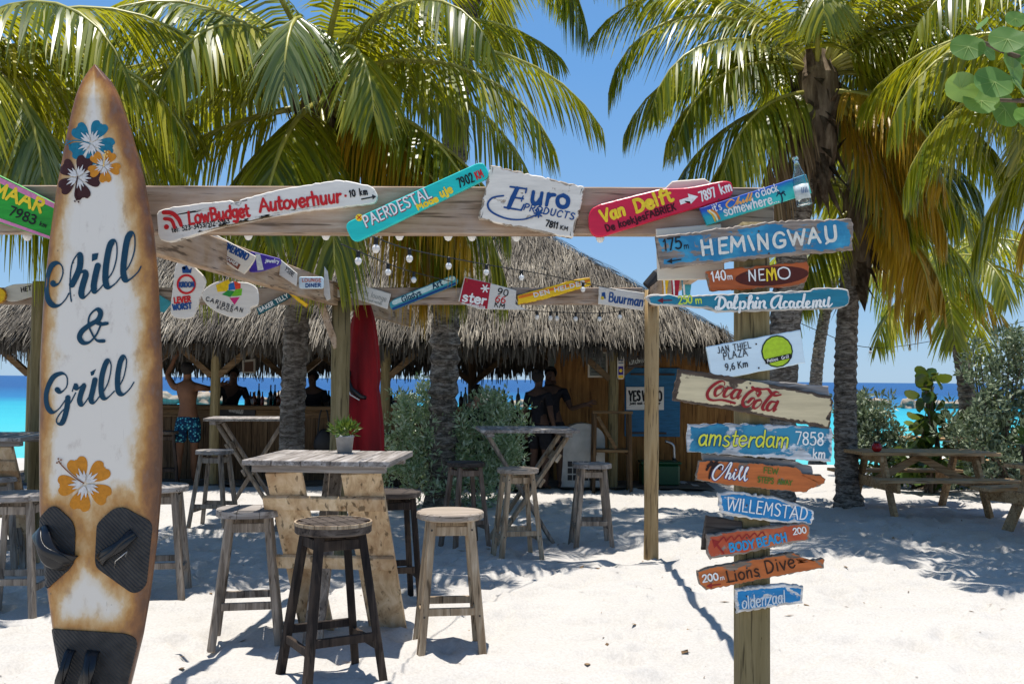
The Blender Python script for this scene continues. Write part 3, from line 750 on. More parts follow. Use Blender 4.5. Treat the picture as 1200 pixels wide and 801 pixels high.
class Sign(Surface):
    def __init__(s, label, poly, Y, mat, thick=.024, yaw=0.0, rough=.5, edge=5, group='painted direction boards', name='direction_sign', back=None, seg=5, cat='sign', seed=0, screws=()):
        s.Y, s.yaw = Y, yaw
        xs = [p[0] for p in poly]; ys = [p[1] for p in poly]
        s.cx, s.cy = (min(xs)+max(xs))/2, (min(ys)+max(ys))/2
        s.org = Vector((0, 0, 0)); s.org = s.P(s.cx, s.cy, -thick/2).copy()
        s.paint_init(thing(name, label, cat, s.org, 0, group))
        rn = random.Random(label); n = len(poly)
        inn = inset_poly(poly, edge); bv = inset_poly(poly, min(1.1, edge*.3))
        bm = BM(); lay = bm.verts.layers.float.new('wear')
        rings = [[], [], [], []]
        for i in range(n):
            j = (i+1) % n; L = math.hypot(poly[j][0]-poly[i][0], poly[j][1]-poly[i][1]); m = max(1, round(L/seg))
            for t in range(m):
                u = t/m; jx, jy = rn.uniform(-rough, rough), rn.uniform(-rough, rough)
                if rough > .4 and rn.random() < .08: jx *= 2; jy *= 2
                for ri, (pl, off, wear) in enumerate(((poly, -thick, 1), (poly, -.004, 1), (bv, 0, .75), (inn, 0, 0))):
                    x = pl[i][0]*(1-u)+pl[j][0]*u; y = pl[i][1]*(1-u)+pl[j][1]*u
                    if ri < 3: x += jx; y += jy
                    v = bm.verts.new(s.P(x, y, off)); v[lay] = wear; rings[ri].append(v)
        N = len(rings[0])
        for r0, r1 in zip(rings, rings[1:]):
            for i in range(N): bm.faces.new((r0[i], r0[(i+1) % N], r1[(i+1) % N], r1[i]))
        f1 = bm.faces.new(rings[3]); f0 = bm.faces.new(rings[0][::-1])
        bmesh.ops.triangulate(bm, faces=[f1, f0])
        bmesh.ops.recalc_face_normals(bm, faces=bm.faces[:])
        obj('board', bm, mat, s.root)
        if group == 'painted direction boards' and name == 'direction_sign' and not screws:
            hh = (max(ys)-min(ys))*.22; sx_ = min(max(881, min(xs)+8), max(xs)-8); screws = ((sx_-6, s.cy-hh*.4), (sx_+9, s.cy+hh*.6)) if max(xs) > 870 and min(ys) > 300 else ((min(xs)+22, s.cy), (max(xs)-16, s.cy))
            screws = ()  if max(xs) < 870 else screws
        for x, y in screws:
            s.word += 1; s.dot(x, y, 1.1, M['screw'], 'screw', .0025)
M['p_white'] = paint('chalky white paint', (.72, .665, .58), (.30, .26, .21), .70, .10, var=.10)
M['p_white_worn'] = paint('worn white paint', (.72, .66, .565), (.33, .26, .19), .63, .22, var=.14)
M['p_blue'] = paint('worn sky blue paint', lin(58, 146, 178), (.25, .20, .16), .555, .34, var=.38, scale=6, col2=lin(38, 120, 160))
M['p_blue2'] = paint('teal blue paint', lin(30, 118, 140), (.42, .40, .36), .66, .34, var=.22, scale=8)
M['p_bright'] = paint('bright blue paint', lin(26, 124, 178), (.62, .59, .54), .57, .38, var=.18, scale=12)
M['p_orange'] = paint('rusty orange paint', lin(186, 100, 44), (.19, .145, .105), .60, .26, var=.25, scale=8)
M['p_orange2'] = paint('burnt orange paint', lin(190, 104, 56), (.25, .20, .16), .60, .3, var=.22, scale=9, col2=lin(184, 78, 44))
M['p_varnish'] = paint('varnished orange board', lin(174, 84, 30), (.21, .14, .09), .70, .22, var=.35, scale=6, rough=.35)
M['p_red'] = paint('crimson paint', lin(206, 28, 62), (.5, .1, .12), .9, .05, var=.12, rough=.35)
M['p_teal'] = paint('turquoise paint', lin(30, 190, 182), (.05, .35, .34), .9, .05, var=.14, rough=.4)
M['p_green'] = paint('leaf green paint', lin(40, 150, 44), (.03, .15, .03), .78, .1, var=.25)
M['p_cream'] = paint('cream board', (.70, .62, .49), (.5, .42, .32), .85, .1, var=.06)
M['p_coke'] = paint('bare bleached plank', lin(205, 188, 150), (.09, .062, .043), .60, .30, var=.22, scale=5, rough=.8)
M['p_amst'] = paint('peeling blue and white paint', lin(26, 108, 140), (.50, .52, .53), .53, .14, var=.35, scale=5.5, col2=lin(52, 136, 166))
M['p_pale'] = paint('pale blue washed board', lin(206, 224, 230), (.6, .62, .6), .9, .05, var=.10, scale=3)
M['p_rear'] = paint('small white board', (.64, .60, .525), (.35, .3, .25), .74, .12, var=.08)
M['p_yellow'] = paint('yellow paint', lin(240, 190, 20), (.55, .25, .02), .70, .3, var=.2)
M['p_wine'] = paint('wine red paint', lin(166, 22, 44), (.4, .35, .3), .85, .1)
M['p_rteal'] = paint('dull teal paint', lin(60, 150, 160), (.3, .4, .4), .75, .2)
M['p_purple'] = paint('purple paint', lin(72, 50, 150), (.2, .15, .3), .85, .1)
WH, BK, RD, NV = I(240, 238, 230), I(28, 26, 26), I(196, 32, 34), I(22, 70, 128)
YL, TN = I(244, 208, 48), I(4, 58, 80)

# ---------------------------------------------------------------- pergola frame
def timber(name, label, p0, p1, w, h, mat, cat='beam', grp='pergola timbers', up=(0, 0, 1)):
    c = (Vector(p0)+Vector(p1))/2
    bm = BM(); bar(bm, Vector(p0)-c, Vector(p1)-c, w, h, up, .006)
    o = obj(name, bm, mat); o.location = c; tag(o, label, cat, grp); return o
def zat(py, Y, px=600): return at(px, py, Y).z
YB1, YR = 4.82, 8.95
bl, brr = at(-60, 246, YB1), at(905, 249, YB1)
timber('pergola_beam', 'wide front pergola beam of pale timber carrying the big painted signs', bl, brr, .075, .232, M['beam_x'])
rl, rrt = at(-60, 347, YR), at(752, 347, YR)
timber('pergola_beam', 'rear pergola beam crossing before the thatch with small advertising boards', rl, rrt, .07, .152, M['beam_x'])
timber('pergola_side_beam', 'side pergola beam running back from behind the surfboard to the thatched bar', at(150, 266, YB1+.05), at(480, 373, 12.4), .07, .20, M['beam_y'])
timber('pergola_side_beam', 'side pergola beam running back from the signpost to the lone tan post', at(886, 262, YB1+.05), at(763, 349, YR+.1), .06, .17, M['beam_y'])
def post(label, px, pyb, Y, pytop, r, mat, sq=False):
    b = at(px, pyb, Y); b.z = -.3; t = at(px, pytop, Y)
    bm = BM()
    if sq: bar(bm, (0, 0, 0), (0, 0, t.z-b.z), r*2, r*1.9, (0, 1, 0), .018)
    else: tube(bm, [(0, 0, i*(t.z-b.z)/8) for i in range(9)], [r*(1+.03*math.sin(i*2.1)) for i in range(9)], 14)
    o = obj('pergola_post', bm, mat, None, not sq); o.location = b; tag(o, label, 'post', 'pergola posts'); return o
post('round greenish pergola post just beside the closed red parasol', 397, 560, 8.85, 354, .083, M['post_z'])
post('round tan pergola post standing alone on bright sand', 763, 650, 9.05, 340, .066, M['tan_post_z'])
post('round greenish pergola post half hidden behind the big surfboard', 42, 600, 8.85, 330, .078, M['post_z'])
post('squared olive signpost with a long crack carrying the column of direction boards', 881, 800, 4.72, 262, .073, M['post_z'], True)
bm = BM(); bar(bm, (0, 0, 0), (.16, 0, -.42), .06, .06, (0, 1, 0)); o = obj('knee_brace', bm, M['beam_y']); o.location = at(375, 352, 8.8); tag(o, 'short timber knee brace between rear beam and greenish post', 'brace')

# ---------------------------------------------------------------- signs on the front beam
YS = 4.752
s = Sign('long white driftwood sign with red lettering and arrow, by the surfboard', rrect([(183, 248), (196, 243), (272, 234), (278, 239), (282, 233), (330, 221), (396, 211), (412, 212), (437, 219), (443, 227), (441, 238), (400, 243), (350, 248), (258, 266), (200, 284), (186, 281)], 7, 3), YS, M['p_white'], .035, rough=.45, edge=4)
s.text('LowBudget', 221.5, 262.5, 293, 253, 14.2, 3.0, RD, gap=12, wob=3); s.text('Autoverhuur', 305, 248.5, 400, 236.5, 14.8, 3.1, RD, gap=10, wob=3)
s.text("tel: 523-3453/512-5363", 202, 272.5, 269, 261.5, 5.4, 1.0, BK, gap=22); s.text("10 km", 410, 231, 431, 228, 7.6, 1.5, BK, gap=24)
s.line([(424, 233.5), (438, 230.8)], 1.6, BK, 'arrow'); s.fill([(436, 227.8), (441, 230.3), (436.8, 234)], BK, 'arrow'); s.dot(405, 229.5, 1.5, RD)
s.dot(195.3, 266, 3, RD, 'emblem')
s.brush([(193, 256.5), (201, 258), (205, 267)], 4.2, RD, 'emblem'); s.brush([(192, 249), (202, 250), (209.5, 257), (212.5, 264)], 4.6, RD, 'emblem')
s.finish()
s = Sign('turquoise round-ended sign tilting steeply upward with pink and yellow lettering', rrect([(403, 262), (566, 188), (575, 207), (414, 285)], 9, 4), YS-.03, M['p_teal'], .03, rough=.1, edge=3)
PK = I(236, 196, 206); PKD = I(150, 30, 60)
s.text('PAERDESTAL', 429.5, 266.5, 506.5, 231.5, 12.6, 2.7, PKD, gap=22); s.text('PAERDESTAL', 429, 266, 506, 231, 12.6, 1.8, WH, gap=20, off=.0045)
s.text('Mode', 490, 246, 514, 235.5, 7, 2.2, YL, gap=16, wob=4); s.text('uje', 517, 231, 531, 225, 9, 2.3, YL, gap=14, wob=4)
s.text('7902', 538.5, 220, 556, 212.5, 10.5, 1.6, BK, gap=20); s.text('KM', 559, 210.5, 567, 207, 9, 1.5, RD, gap=18)
s.dot(421, 255, 4.3, YL, 'emblem'); s.line([(419, 253), (423, 257)], 1, RD, 'emblem', .004); s.line([(419, 257), (423, 253)], 1, RD, 'emblem', .004)
s.finish()
s = Sign('white rectangular cloth-edged sign with navy oval swoosh logo on the front beam', rrect([(575, 193), (686, 219), (671, 279), (560, 257)], 2.5, 2), YS-.015, M['p_white_worn'], .03, rough=.8, edge=4, seg=3)
s.line([(598, 219), (617, 221.5)], 2.2, NV); s.line([(606, 221), (596, 243.5)], 5.2, NV); s.line([(591, 243), (611, 246.5)], 2.2, NV); s.line([(601, 231.5), (613, 233)], 2.2, NV); s.line([(617, 221), (616, 226)], 2, NV); s.line([(611, 246), (614, 240)], 2, NV); s.line([(613, 230), (611, 236)], 1.6, NV)
s.text('uro', 621, 238.5, 666, 244, 21, 4.6, NV, gap=14)
s.text('PRODUCTS', 613, 246, 672, 257.5, 7.6, 1.5, NV, gap=20, slant=.12); s.text('7811', 639, 265, 653, 268, 7, 1.7, BK, gap=18); s.text('KM', 656, 268.6, 665, 270.5, 4.6, 1.1, BK, gap=18)
s.brush([(590, 229.5), (577, 232), (571.5, 240), (577, 249), (595, 256.5), (615, 257), (630, 251)], 2, NV, 'emblem', nib=(1.4, 2.3)); 
for a in (0, 45, 90, 135): s.line([(631-5*math.cos(R(a)), 250-5*math.sin(R(a))), (631+5*math.cos(R(a)), 250+5*math.sin(R(a)))], 1.8, NV, 'emblem')
s.finish()
s = Sign('blank cream board peeping over the front beam behind the crimson sign', [(778, 222), (788, 212), (826, 209), (833, 214), (834, 226), (780, 229)], YB1-.043, M['p_cream'], .02, rough=.2, name='blank_board')
s.finish()
s = Sign('crimson paddle-shaped sign with yellow lettering and white arrow', rrect([(690, 247), (700, 240), (775, 221), (806, 220), (852, 211), (859, 215), (859, 230), (836, 238), (780, 254), (700, 279), (690, 270)], 9, 4), YS-.02, M['p_red'], .032, rough=.15, edge=4)
s.text('Van', 706, 260, 733, 251.5, 13.5, 3.3, YL, gap=12, wob=3); s.text('Delft', 745, 249.5, 789, 235, 14.5, 3.6, YL, gap=12, wob=3)
BR = I(70, 8, 22); s.text('De koekjesFABRIEK', 711, 271.5, 792, 245.5, 7.6, 1.7, BR, gap=16, wob=3)
s.fill([(796, 234.5), (807, 231), (806, 227), (818, 230.2), (809.5, 239), (808.5, 236), (797.5, 240)], WH, 'arrow')
s.text('7897', 822, 236, 839.5, 230, 11, 1.8, WH, gap=16, wob=2); s.text('km', 845, 227.5, 858, 223, 11, 1.8, WH, gap=16); s.finish()
M['p_sea'] = k = NT('painted sea blues')
tc = k.n('TexCoord'); sx = k.n('SeparateXYZ'); k.l(tc.outputs['Object'], sx.inputs[0])
f = k.math('ADD', k.math('MULTIPLY', sx.outputs[2], 4.5), k.math('ADD', k.math('MULTIPLY', sx.outputs[0], -1.9), k.math('MULTIPLY', k.noise(k.obj((5, 5, 14), False), 1, 4), .5)))
k.col(k.ramp(f, [(.05, lin(60, 205, 190)), (.27, lin(20, 160, 180)), (.42, lin(30, 90, 190)), (.6, lin(38, 40, 140))])); k.rough(.45)
s = Sign('small sea blue board with glass bottle fixed at its end, lettered in white and orange', [(820, 244), (945, 204), (951, 226), (829, 264)], YS-.04, M['p_sea'], .02, rough=.2, edge=2)
s.text("it's", 836, 248.5, 846, 245, 8.5, 1.2, WH, gap=12); OR2 = I(240, 170, 90)
s.brush([(860, 235), (856, 234), (851, 240), (855, 244), (861, 240), (866, 230), (863.5, 240), (867, 236), (868, 239.5), (871, 233.5), (871, 238), (874, 234), (877.5, 226.5), (874.5, 237), (878, 233), (881, 225.5), (878.5, 235.5), (882, 232)], 1.5, OR2, nib=(1.1, 2), sub=4)
s.text("o'clock", 886.5, 232, 912, 223.5, 9, 1.4, WH, gap=14, wob=3); s.text('somewhere...', 849, 253, 913, 236.5, 10.5, 1.7, WH, gap=14, wob=4)
for i, c in enumerate((I(240, 190, 60), I(250, 240, 200), I(226, 130, 40))):
    s.brush([(829.5+i*2, 247-i*.5), (835+i*2.2, 252-i), (838+i*2.6, 259-i*1.2)], 2.2, c, 'emblem')
s.brush([(916, 238), (916.5, 233), (915, 228)], 1.4, I(20, 40, 70), 'emblem')
for dx, dy in ((-5, 2), (5, 1), (-4, -2), (4, -3)): s.brush([(915, 228), (915+dx*.6, 226+dy*.5), (915+dx, 228+dy)], 1.2, I(20, 40, 70), 'emblem')
s.finish()
# bottle on that board
M['glass'] = k = NT('clear bottle glass'); k.col((.86, .93, .93)); k.rough(.04); k.b.inputs['Transmission Weight'].default_value = 1.0; k.b.inputs['IOR'].default_value = 1.45; M['glass'] = k.m
bp = at(943, 241, YS-.085); tilt = Matrix.Rotation(R(-11), 3, 'Y')
bt = thing('glass_bottle', 'clear glass bottle with paper label fixed over the sea blue board', 'bottle', bp)
bm = BM(); lathe(bm, [(.030, 0), (.034, .004), (.034, .115), (.030, .14), (.016, .18), (.0125, .22), (.0145, .222), (.0145, .235), (.011, .236), (.011, .22), (.0145, .18), (.028, .14), (.031, .112), (.031, .008), (.0, .007)], (0, 0, 0), 20, ax=tilt); obj('bottle_glass', bm, M['glass'], bt, True)
bm = BM(); lathe(bm, [(.0348, .03), (.0350, .03), (.0350, .10), (.0348, .10)], (0, 0, 0), 20, ax=tilt); lb = obj('paper_label', bm, flat('bottle label', (.5, .56, .56), .5, var=.3), bt, True)
bm = BM(); [bar(bm, tilt @ Vector((-.012+i*.008, -.0358, .055)), tilt @ Vector((-.009+i*.008, -.0358, .082)), .003, .0006, (0, 1, 0), 0) for i in range(4)]; obj('label_mark', bm, NV, bt)

# ---------------------------------------------------------------- signpost boards
YP = 4.615
s = Sign('blank cream panel standing behind the big blue signpost plank', [(769, 268), (845, 262), (850, 327), (771, 328)], YP+.115, M['p_cream'], .02, rough=.1, name='blank_board', group='painted direction boards'); s.finish()
s = Sign('topmost and widest blue signpost plank with pale capitals, weathered grey at its ends', [(769, 277), (800, 273), (850, 267), (905, 259), (997, 256), (1000, 262), (999, 292), (940, 298), (885, 303), (775, 314), (772, 300)], YP-.012, M['p_blue'], .04, rough=1.1, edge=5, seg=4, screws=((889, 271), (901, 297)))
CR = I(226, 222, 208)
for ch, xa, xb, yb in (('H', 822.5, 836, 299.3), ('E', 842, 853, 297.3), ('M', 855.5, 874, 295.6), ('I', 881, 884.5, 293.5), ('N', 888, 901, 292.8), ('G', 906, 921, 290.6), ('W', 925, 944, 288), ('A', 947.5, 961, 285.5), ('U', 967, 981, 283)):
    s.text(ch, xa, yb-.5, xb, yb-1.7, 17, 3.3, CR)
s.line([(972, 282), (968, 285.5)], 3, CR)
s.text('175', 778, 294, 799, 291, 13.2, 1.8, BK, gap=12); s.text('m', 801.5, 291.5, 807.5, 290.8, 6.5, .9, BK)
s.line([(786, 306), (798, 304)], 1.4, BK, 'arrow'); s.fill([(781, 306.6), (787.5, 302.8), (787.8, 308.8)], BK, 'arrow'); s.finish()
s = Sign('varnished orange plank with dark oval and yellow centre letter', [(827, 318), (860, 314), (945, 306), (949, 312), (946, 330), (936, 335), (832, 341), (830, 330)], YP, M['p_varnish'], .03, rough=.7, edge=4, seg=4)
s.fill([(904.5+43*math.cos(i*.2618), 323.5-3.5*math.cos(i*.2618)+11*math.sin(i*.2618)) for i in range(24)], I(84, 30, 18), 'oval')
s.text('140', 834.5, 329.5, 851, 327.3, 11, 1.5, WH, gap=14); s.text('m', 852.5, 327.5, 858.5, 327, 7, 1, WH)
s.text('NE', 877, 329.5, 896, 328, 12.5, 1.6, WH, gap=20); s.text('M', 898, 329, 910.5, 327.5, 13, 1.9, YL, off=.004); s.line([(904.3, 328), (904.3, 314)], 1.8, YL, off=.004); s.text('O', 912, 327, 927, 325.8, 13.5, 1.7, WH); s.finish()
s = Sign('long slim teal plank pointing toward the thatch with white joined lettering', rrect([(756, 348), (764, 344), (785, 345), (800, 347), (830, 345), (950, 340), (953, 337), (988, 337), (996, 341), (995, 356), (985, 361), (840, 366), (830, 361), (764, 357)], 3, 2), YP-.035, M['p_blue2'], .034, rough=.6, edge=3.5, seg=4)
s.line([(775, 352), (787, 351.7)], 1.4, I(110, 30, 40), 'arrow'); s.fill([(770, 352.2), (777, 348.8), (777, 355.4)], I(110, 30, 40), 'arrow')
LM = I(196, 214, 70); s.text('250', 795, 356, 811, 355, 9, 1.6, LM, gap=16); s.text('m', 815, 355.5, 822.5, 355, 8, 1.4, LM)
def scr(S, strokes, mat, nib, ox=0, oy=0, k=1.0, off=.002, sub=5, part='lettering'):
    for st in strokes: S.brush([(ox+x*k, oy+y*k) for x, y in st], 1, mat, part, nib=nib, sub=sub, off=off)
DA = [[(62, 128), (80, 104), (110, 100), (148, 118), (160, 160), (138, 200), (98, 218), (66, 214), (72, 196), (100, 205)], [(112, 104), (100, 150), (96, 208)],
      [(214, 152), (190, 152), (178, 182), (190, 208), (210, 190), (216, 154), (214, 200), (228, 206)], [(232, 200), (262, 150), (274, 104), (262, 92), (248, 130), (240, 185), (252, 212), (276, 198)],
      [(300, 150), (296, 200), (290, 244)], [(298, 172), (320, 146), (344, 158), (342, 190), (322, 210), (302, 200)], [(362, 200), (402, 130), (408, 94), (392, 92), (380, 140), (376, 212)], [(380, 180), (404, 150), (422, 158), (416, 196), (430, 206)],
      [(448, 148), (440, 190), (450, 206), (468, 196)], [(460, 112), (462, 116)], [(482, 148), (478, 206)], [(480, 172), (510, 142), (526, 154), (520, 190), (538, 206)],
      [(690, 96), (650, 92), (606, 120), (588, 168), (604, 204), (634, 196), (672, 130), (684, 98), (668, 160), (670, 204), (700, 200)],
      [(740, 150), (722, 146), (704, 172), (716, 204), (740, 196)], [(800, 150), (774, 146), (758, 176), (772, 204), (794, 186), (804, 150), (798, 194), (818, 204)],
      [(872, 150), (846, 146), (832, 176), (846, 202), (868, 184)], [(902, 78), (890, 140), (880, 180), (890, 202), (910, 196)], [(912, 180), (944, 166), (948, 146), (928, 146), (914, 176), (930, 202), (960, 190)],
      [(986, 142), (978, 200)], [(982, 165), (1004, 138), (1016, 150), (1008, 196)], [(1012, 162), (1036, 134), (1050, 146), (1042, 186), (1060, 194)], [(1086, 132), (1078, 174), (1096, 190), (1116, 170)], [(1132, 110), (1122, 170), (1130, 196), (1160, 166)]]
scr(s, DA, WH, (1.5, 3.0), 830, 335, .125); s.finish()
s = Sign('pale washed board with black capitals and round green badge', [(828, 406), (938, 386), (944, 425), (835, 446)], YP-.01, M['p_pale'], .02, rough=.3, edge=3, screws=((886, 403), (889, 431)))
GY = I(50, 52, 56)
s.text('JAN THIEL', 841, 414, 880, 407.5, 7.4, 1.05, GY, gap=20); s.text('PLAZA', 848, 421.5, 876, 416.5, 8, 1.15, GY, gap=20); s.text('9,6', 850.5, 434, 861.5, 432, 7.4, 1.2, GY, gap=16); s.text('Km', 865, 431.3, 876.5, 429.5, 7.4, 1.2, GY, gap=16)
s.dot(910.5, 411.5, 18.6, I(26, 50, 26), 'badge', .0014, 19); s.dot(910.5, 411.5, 17, I(176, 206, 44), 'badge', .003, 17.4)
s.fill([(896, 421), (926, 414), (928, 419), (897, 426.5)], BK, 'badge', .0045); s.text('Patios  Grill', 899, 424.5, 924, 419, 3.4, .6, WH, off=.0062)
s.finish()
s = Sign('bare grey plank peeping out behind the bleached plank with red script', [(880, 444), (971, 452), (972, 470), (882, 462)], YP+.02, M['grey_x'], .02, rough=.6, name='plank'); s.finish()
s = Sign('wide bleached bare plank with red looping script', [(795, 432), (830, 436), (884, 446), (975, 464), (977, 470), (972, 503), (920, 492), (850, 479), (788, 469)], YP-.012, M['p_coke'], .03, rough=.7, edge=7, seg=4, screws=((875, 454), (879, 449), (917, 455)))
CK = I(150, 34, 36)
CC = [[(345, 250), (350, 215), (310, 195), (240, 220), (150, 290), (105, 370), (120, 440), (190, 466), (300, 460), (400, 480), (490, 505)], [(430, 512), (440, 490), (400, 470)],
      [(290, 270), (230, 310), (210, 370), (230, 405), (290, 370), (335, 310), (320, 270), (270, 290)], [(450, 300), (400, 290), (350, 350), (340, 410), (385, 410), (450, 350)], [(560, 320), (500, 320), (450, 380), (450, 430), (500, 430), (550, 350), (580, 315), (535, 400), (540, 440), (580, 400)],
      [(740, 285), (790, 320), (840, 340), (850, 310), (800, 300), (700, 350), (620, 440), (600, 510), (640, 555), (700, 540), (760, 470), (770, 440), (730, 440), (680, 490)], [(800, 300), (880, 310), (960, 310), (1000, 360), (1060, 400), (1140, 385)], [(820, 400), (790, 370), (820, 330), (850, 360), (820, 400)],
      [(850, 460), (790, 480), (750, 550), (780, 580), (840, 540), (870, 480), (830, 455)], [(1110, 360), (1060, 350), (980, 420), (900, 520), (880, 580), (910, 600), (960, 560)], [(1060, 490), (1000, 490), (950, 550), (950, 600), (1000, 600), (1060, 520), (1100, 470), (1050, 580), (1040, 620), (1080, 590)]]
scr(s, CC, CK, (1.1, 3.6), 820, 430, 1/12); s.finish()
s = Sign('peeling blue and white plank with slanted yellow lettering', [(806, 497), (868, 496), (974, 501), (976, 506), (974, 541), (900, 536), (850, 532), (806, 530)], YP-.004, M['p_amst'], .03, rough=.8, edge=5, seg=4)
YL2 = I(222, 222, 70); s.text('amsterdam', 818, 521.5, 923.5, 525, 18.5, 2.8, I(20, 60, 84), slant=.14, gap=8, wob=3); s.text('amsterdam', 817.5, 521, 923, 524.5, 18.5, 2.0, YL2, slant=.14, gap=8, off=.0045, wob=3)
s.text('7858', 932, 520, 964.5, 521.3, 14.5, 1.6, WH, gap=14); s.text('km', 952, 536, 966.5, 536.5, 10, 1.7, WH, gap=14); s.finish()
s = Sign('grey driftwood offcut sticking out behind the orange palm silhouette plank', [(822, 531), (860, 534), (935, 541), (952, 546), (953, 556), (825, 545)], YP+.022, M['grey_x'], .02, rough=.8, name='plank'); s.finish()
s = Sign('orange plank with black palm silhouette, white script and splintered pointed tip', [(819, 540), (835, 539), (885, 542), (932, 547), (938, 551), (940, 555), (962, 556), (968, 561), (966, 567), (950, 572), (945, 577), (900, 573), (850, 568), (815, 562)], YP-.014, M['p_orange'], .03, rough=.8, edge=1.6, seg=3)
PB = I(38, 18, 14)
s.brush([(831, 560), (832.5, 552), (836, 545)], 2.2, PB, 'emblem')
for dx, dy in ((-8, 5), (-7, 1), (7, 4), (9, 1), (-3, -4), (4, -4), (1, 6)): s.brush([(836, 545), (836+dx*.6, 543+dy*.4), (836+dx, 545+dy)], 2.6, PB, 'emblem')
SC3 = [[(270, 150), (278, 118), (250, 108), (205, 150), (185, 205), (205, 240), (240, 220), (300, 150), (340, 92), (352, 100), (330, 150), (300, 220)], [(305, 205), (335, 180), (342, 195), (330, 232), (355, 215), (375, 180)], [(378, 178), (368, 222), (382, 235), (400, 210)], [(390, 150), (392, 154)], [(400, 215), (445, 150), (452, 125), (438, 135), (420, 200), (425, 240), (450, 215)], [(450, 215), (490, 155), (500, 130), (485, 138), (466, 200), (470, 246), (492, 230)]]
scr(s, SC3, I(40, 60, 130), (2.4, 3.4), 810, 530, .1333); scr(s, SC3, WH, (1.1, 2.0), 810, 529.7, .1333, .0048)
GN = I(84, 110, 34); s.text('FEW', 894.5, 553.8, 911.5, 555, 6.5, 1.3, GN, gap=14); s.text('STEPS', 887.5, 564.5, 906, 566.5, 6.5, 1.3, GN, gap=14); s.text('AWAY', 911, 566.5, 927.5, 568, 5.5, 1.2, GN, gap=14); s.finish()
s = Sign('bright blue plank tapering downhill with thin angular white capitals', [(841, 577), (860, 576), (905, 581), (935, 590), (953, 598), (954, 607), (950, 614), (930, 613), (880, 608), (845, 601)], YP-.006, M['p_bright'], .026, rough=1.0, edge=4, seg=3)
s.text('WILLEMSTAD', 851, 596.5, 945, 609, 14.5, 1.5, WH, gap=12); s.finish()
s = Sign('dark rough board end sticking out behind the orange plank with blue capitals', [(828, 604), (870, 611), (872, 640), (822, 644)], YP+.026, M['dark_x'], .025, rough=.6, name='plank'); s.finish()
s = Sign('burnt orange plank with bright blue capitals and dark arrow', [(829, 627), (870, 620), (945, 612), (949, 617), (948, 632), (920, 638), (870, 649), (832, 655), (828, 648)], YP-.014, M['p_orange2'], .03, rough=.9, edge=3.5, seg=3)
CB_ = I(40, 150, 200); s.text('BODY', 855.5, 646, 884.5, 641, 9.5, 2.1, CB_, gap=14); s.text('BEACH', 888, 640.5, 922, 633, 9.8, 2.1, CB_, gap=14); s.text('200', 929.5, 625.8, 945, 623.5, 7, 1.4, WH, gap=14)
RR_ = I(156, 40, 34); s.line([(837, 634), (848, 648)], 2.4, RR_, 'arrow'); s.fill([(834, 631), (844, 634), (837, 642)], RR_, 'arrow')
for i in range(6): s.brush([(843+i*9, 634-i*1.2), (848+i*9, 629-i*1.2), (851+i*9, 634-i*1.5)], 1.4, RR_, 'arrow')
s.finish()
s = Sign('orange plank with narrow broken tip and dark serif-like letters', [(817, 669), (834, 664), (870, 657), (930, 647), (938, 650), (937, 658), (966, 653.5), (966, 665), (940, 670), (900, 677), (860, 685), (828, 691), (820, 684)], YP-.018, M['p_orange'], .03, rough=.8, edge=1.6, seg=3)
s.text('200', 823.5, 681.5, 842, 678.5, 8, 1.6, WH, gap=14); s.text('m', 844, 678.8, 849, 678, 5, .8, WH)
DK = I(60, 32, 16); s.text('Lions', 853, 681.5, 890, 674, 13, 1.9, DK, gap=14); s.text('Dive', 898, 671.5, 932, 663.5, 14.5, 1.9, DK, gap=14)
for x, y in ((853.5, 681.3), (861, 680)): s.line([(x-2, y+.3), (x+3, y-.6)], 1.2, DK)
s.line([(832, 685.5), (844, 684)], 1.6, I(150, 40, 30), 'arrow'); s.fill([(827.5, 686.3), (834, 682), (834.5, 689)], I(150, 40, 30), 'arrow'); s.finish()
s = Sign('short blue plank lowest on the signpost with pale slanted lettering', [(862, 691), (880, 688), (922, 684), (941, 687), (942, 692), (941, 706), (900, 712), (864, 718), (862, 705)], YP-.002, M['p_bright'], .028, rough=1.1, edge=4, seg=3)
s.text('oldenzaal', 869.5, 712.5, 920, 705, 13.5, 1.5, I(206, 216, 220), slant=.16, gap=12, wob=3); s.finish()

# ---------------------------------------------------------------- sign in front of the board's left, rear beam boards
s = Sign('green slanting sign with pink border and yellow capitals cut by the surfboard', rrect([(-60, 182), (-50, 180), (75, 243), (62, 282), (-64, 240)], 4, 2), YS-.02, M['p_green'], .028, rough=.2, edge=3)
PKB = I(214, 130, 168); s.line([(-58, 184), (74, 246)], 6, PKB, 'border'); s.line([(-62, 236), (60, 279)], 4, PKB, 'border')
s.text('ALKMAAR', -48, 211, 48, 249, 15, 3.6, YL, gap=14); s.text('7983', 10, 251.5, 40, 263, 10.5, 1.9, BK, gap=14); s.text('km', 46, 264, 54, 267, 5, 1, BK); s.finish()
YQ = 8.88
def small(label, poly, mat, Y=YQ, **k):
    k.setdefault('group', 'small boards on the rear pergola'); k.setdefault('name', 'advert_board'); return Sign(label, poly, Y, mat, .02, rough=k.pop('rough', .15), edge=k.pop('edge', 2), **k)
s = small('little white board with bulbous end beside the surfboard on the rear beam', rrect([(2, 338), (14, 333), (48, 331), (48, 345), (14, 354), (4, 351)], 5, 3), M['p_rear']); s.text('HET', 25, 342, 37, 340, 5, 1.2, BK); s.finish()
s = small('yellow disc board at the edge of the rear beam', [(-2+9*math.cos(i*.5236), 346+10*math.sin(i*.5236)) for i in range(12)], M['p_yellow'], YQ-.03); s.finish()
s = small('small blue board corner showing beside the big surfboard', [(178, 340), (201, 354), (192, 366), (176, 362)], M['p_rteal']); s.finish()
YM = 5.9
